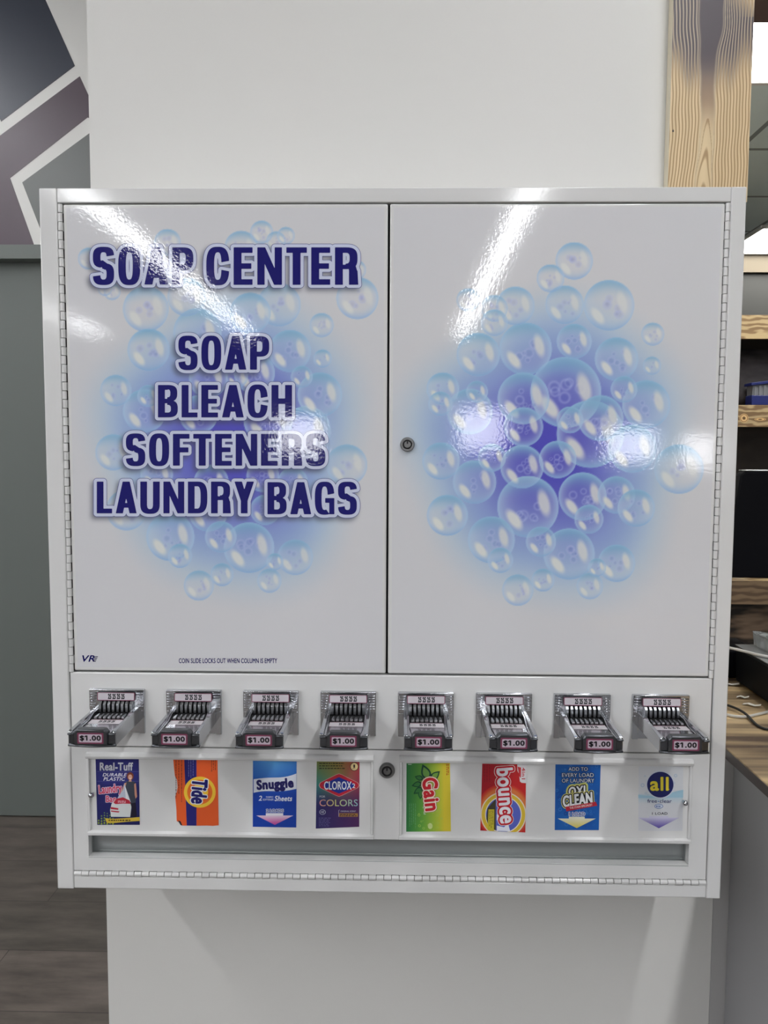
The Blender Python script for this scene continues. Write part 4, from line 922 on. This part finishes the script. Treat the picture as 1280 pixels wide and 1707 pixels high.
p.poly([(697, 437), (735, 437), (733, 576), (691, 574)], (204, 190, 56), 14); fine(p, 699, 445, 731, 568, 3, (120, 106, 40), 15, rot=1, d=2)
p.text('bounce', (760, 160, 872, 530), (236, 234, 240), 14, rot=90, bold=.06, tilt=-4, outline=((15, (236, 226, 220)), (11.5, (196, 26, 44)), ))
p.poly([(888, 130), (949, 132), (948, 262), (918, 260), (906, 250), (900, 200), (890, 180)], (226, 224, 226), 14); p.text('4in1', (918, 158, 942, 236), (196, 40, 52), 15, rot=90, bold=.05); p.poly([(890, 152), (914, 158), (912, 228), (902, 216)], (206, 60, 66), 15)
fine(p, 662, 140, 712, 270, 3, (120, 24, 40), 1, rot=1, d=1.8)
fin(p, 'product_card', 'red dryer sheet card with a yellow ring and white vertical word')

# 7 blue stain remover
p = card(900, 1240); p.grid([(103, 130), (405, 130), (392, 575), (98, 575)], lambda u, v: lerp((24, 84, 168), (34, 106, 190), .5 + .5 * math.sin(u * 7) * math.sin(v * 9)), 0, 12, 16)
for k in range(130):
    v_ = rng.uniform(.02, .97); x, y, r_ = rng.uniform(112, 388), 130 + 445 * v_, rng.uniform(3, 13); p.ell(x, y, r_, r_, lerp((70, 140, 214), (20, 66, 150), rng.uniform(0, 1)), 1 + k * .012, 12, inner=rng.uniform(.5, .85))
WH = (226, 232, 240); SHW = ((4, (26, 44, 84)),)
p.text('ADD TO', (190, 156, 318, 180), WH, 3, bold=.01, outline=SHW); p.text('EVERY LOAD', (147, 195, 358, 221), WH, 3, bold=.01, outline=SHW); p.text('OF LAUNDRY', (146, 232, 362, 258), WH, 3, bold=.01, outline=SHW)
gl = [(18, (196, 206, 120)), (11, (226, 220, 130)), (7, (16, 18, 30))]
p.text('OXI', (190, 282, 306, 346), (236, 238, 240), 5, shear=.15, bold=.07, tilt=-7, outline=gl); p.text('CLEAN', (150, 332, 354, 412), (236, 238, 240), 10, shear=.15, bold=.07, tilt=-8, outline=gl[1:])
p.poly([(170, 420), (372, 386), (382, 412), (176, 450)], (186, 40, 58), 15); p.text('THE STAIN SPECIALIST', (196, 410, 350, 424), (240, 226, 226), 16, bold=.02, tilt=-9)
p.text('1 LOAD', (194, 456, 299, 479), (34, 44, 110), 3, bold=.03, outline=((4, (206, 214, 236)),))
def arrow(cx, tipy, y0, y1, hw, sw, c0, c1, l):
    p.poly([(cx - sw, y0), (cx + sw, y0), (cx + sw, y1), (cx - sw, y1)], c0, l)
    for k in range(8):
        a, b2 = y1 + (tipy - y1) * k / 8, y1 + (tipy - y1) * (k + 1) / 8; h = lambda y: hw * (tipy - y) / (tipy - y1)
        p.mesh([(cx - h(a), a), (cx + h(a), a), (cx + h(b2), b2), (cx - h(b2), b2)], [(0, 1, 2, 3)], lambda x, y: lerp(c0, c1, (y - y1) / (tipy - y1)), l)
arrow(245, 562, 486, 498, 127, 53, (232, 230, 206), (214, 196, 90), 4)
fin(p, 'product_card', 'bright blue bubbly card with tilted white lettering and cream arrow')

# 8 clear detergent card
p = card(900, 1240); p.grid([(658, 150), (955, 150), (950, 580), (655, 580)], lambda u, v: (214, 217, 221) if v < .42 else (lerp((176, 208, 224), (212, 215, 220), min(1, (v - .42) / .16)) if v < .6 else (212, 214, 219)), 0, 10, 24)
p.poly([(655, 340)] + [(655 + 300 * k / 12, 338 + 10 * math.sin(k / 12 * 5) - 22 * max(0, (k / 12 - .6)) / .4) for k in range(13)] + [(954, 358), (655, 362)], (166, 204, 222), 1)
for x, y, r_ in [(904, 212, 11), (684, 276, 13), (892, 262, 9), (706, 328, 8), (906, 326, 6), (700, 215, 6), (720, 340, 5)]: p.ell(x, y, r_, r_, (176, 196, 214), 1, 14, inner=.6)
p.ell(802, 272, 94, 92, (206, 214, 228), 2, 40); p.ell(802, 272, 88, 86, (30, 36, 96), 3, 40)
p.text('all', (734, 220, 858, 314), (232, 212, 60), 5, bold=.06, outline=((3, (36, 46, 70)),)); p.ell(858, 304, 4, 4, (232, 212, 60), 5, 10)
p.text('free', (716, 369, 780, 393), (46, 44, 110), 4, bold=.012); p.ell(789, 384, 4, 4, (90, 130, 190), 4, 10); p.text('clear', (798, 369, 879, 394), (46, 44, 110), 4, bold=.012)
p.ell(792, 416, 29, 16, (70, 110, 180), 3, 24); p.ell(792, 416, 26, 13, (206, 216, 232), 4, 24); fine(p, 774, 411, 812, 422, 2, (50, 90, 170), 5, d=1.8, seed=2)
p.text('1 LOAD', (747, 456, 850, 473), (40, 38, 60), 3, bold=.03)
arrow(792, 563, 482, 492, 138, 63, (206, 204, 226), (88, 74, 160), 3)
fin(p, 'product_card', 'pale clear card with a dark blue round logo, rightmost in the right window')
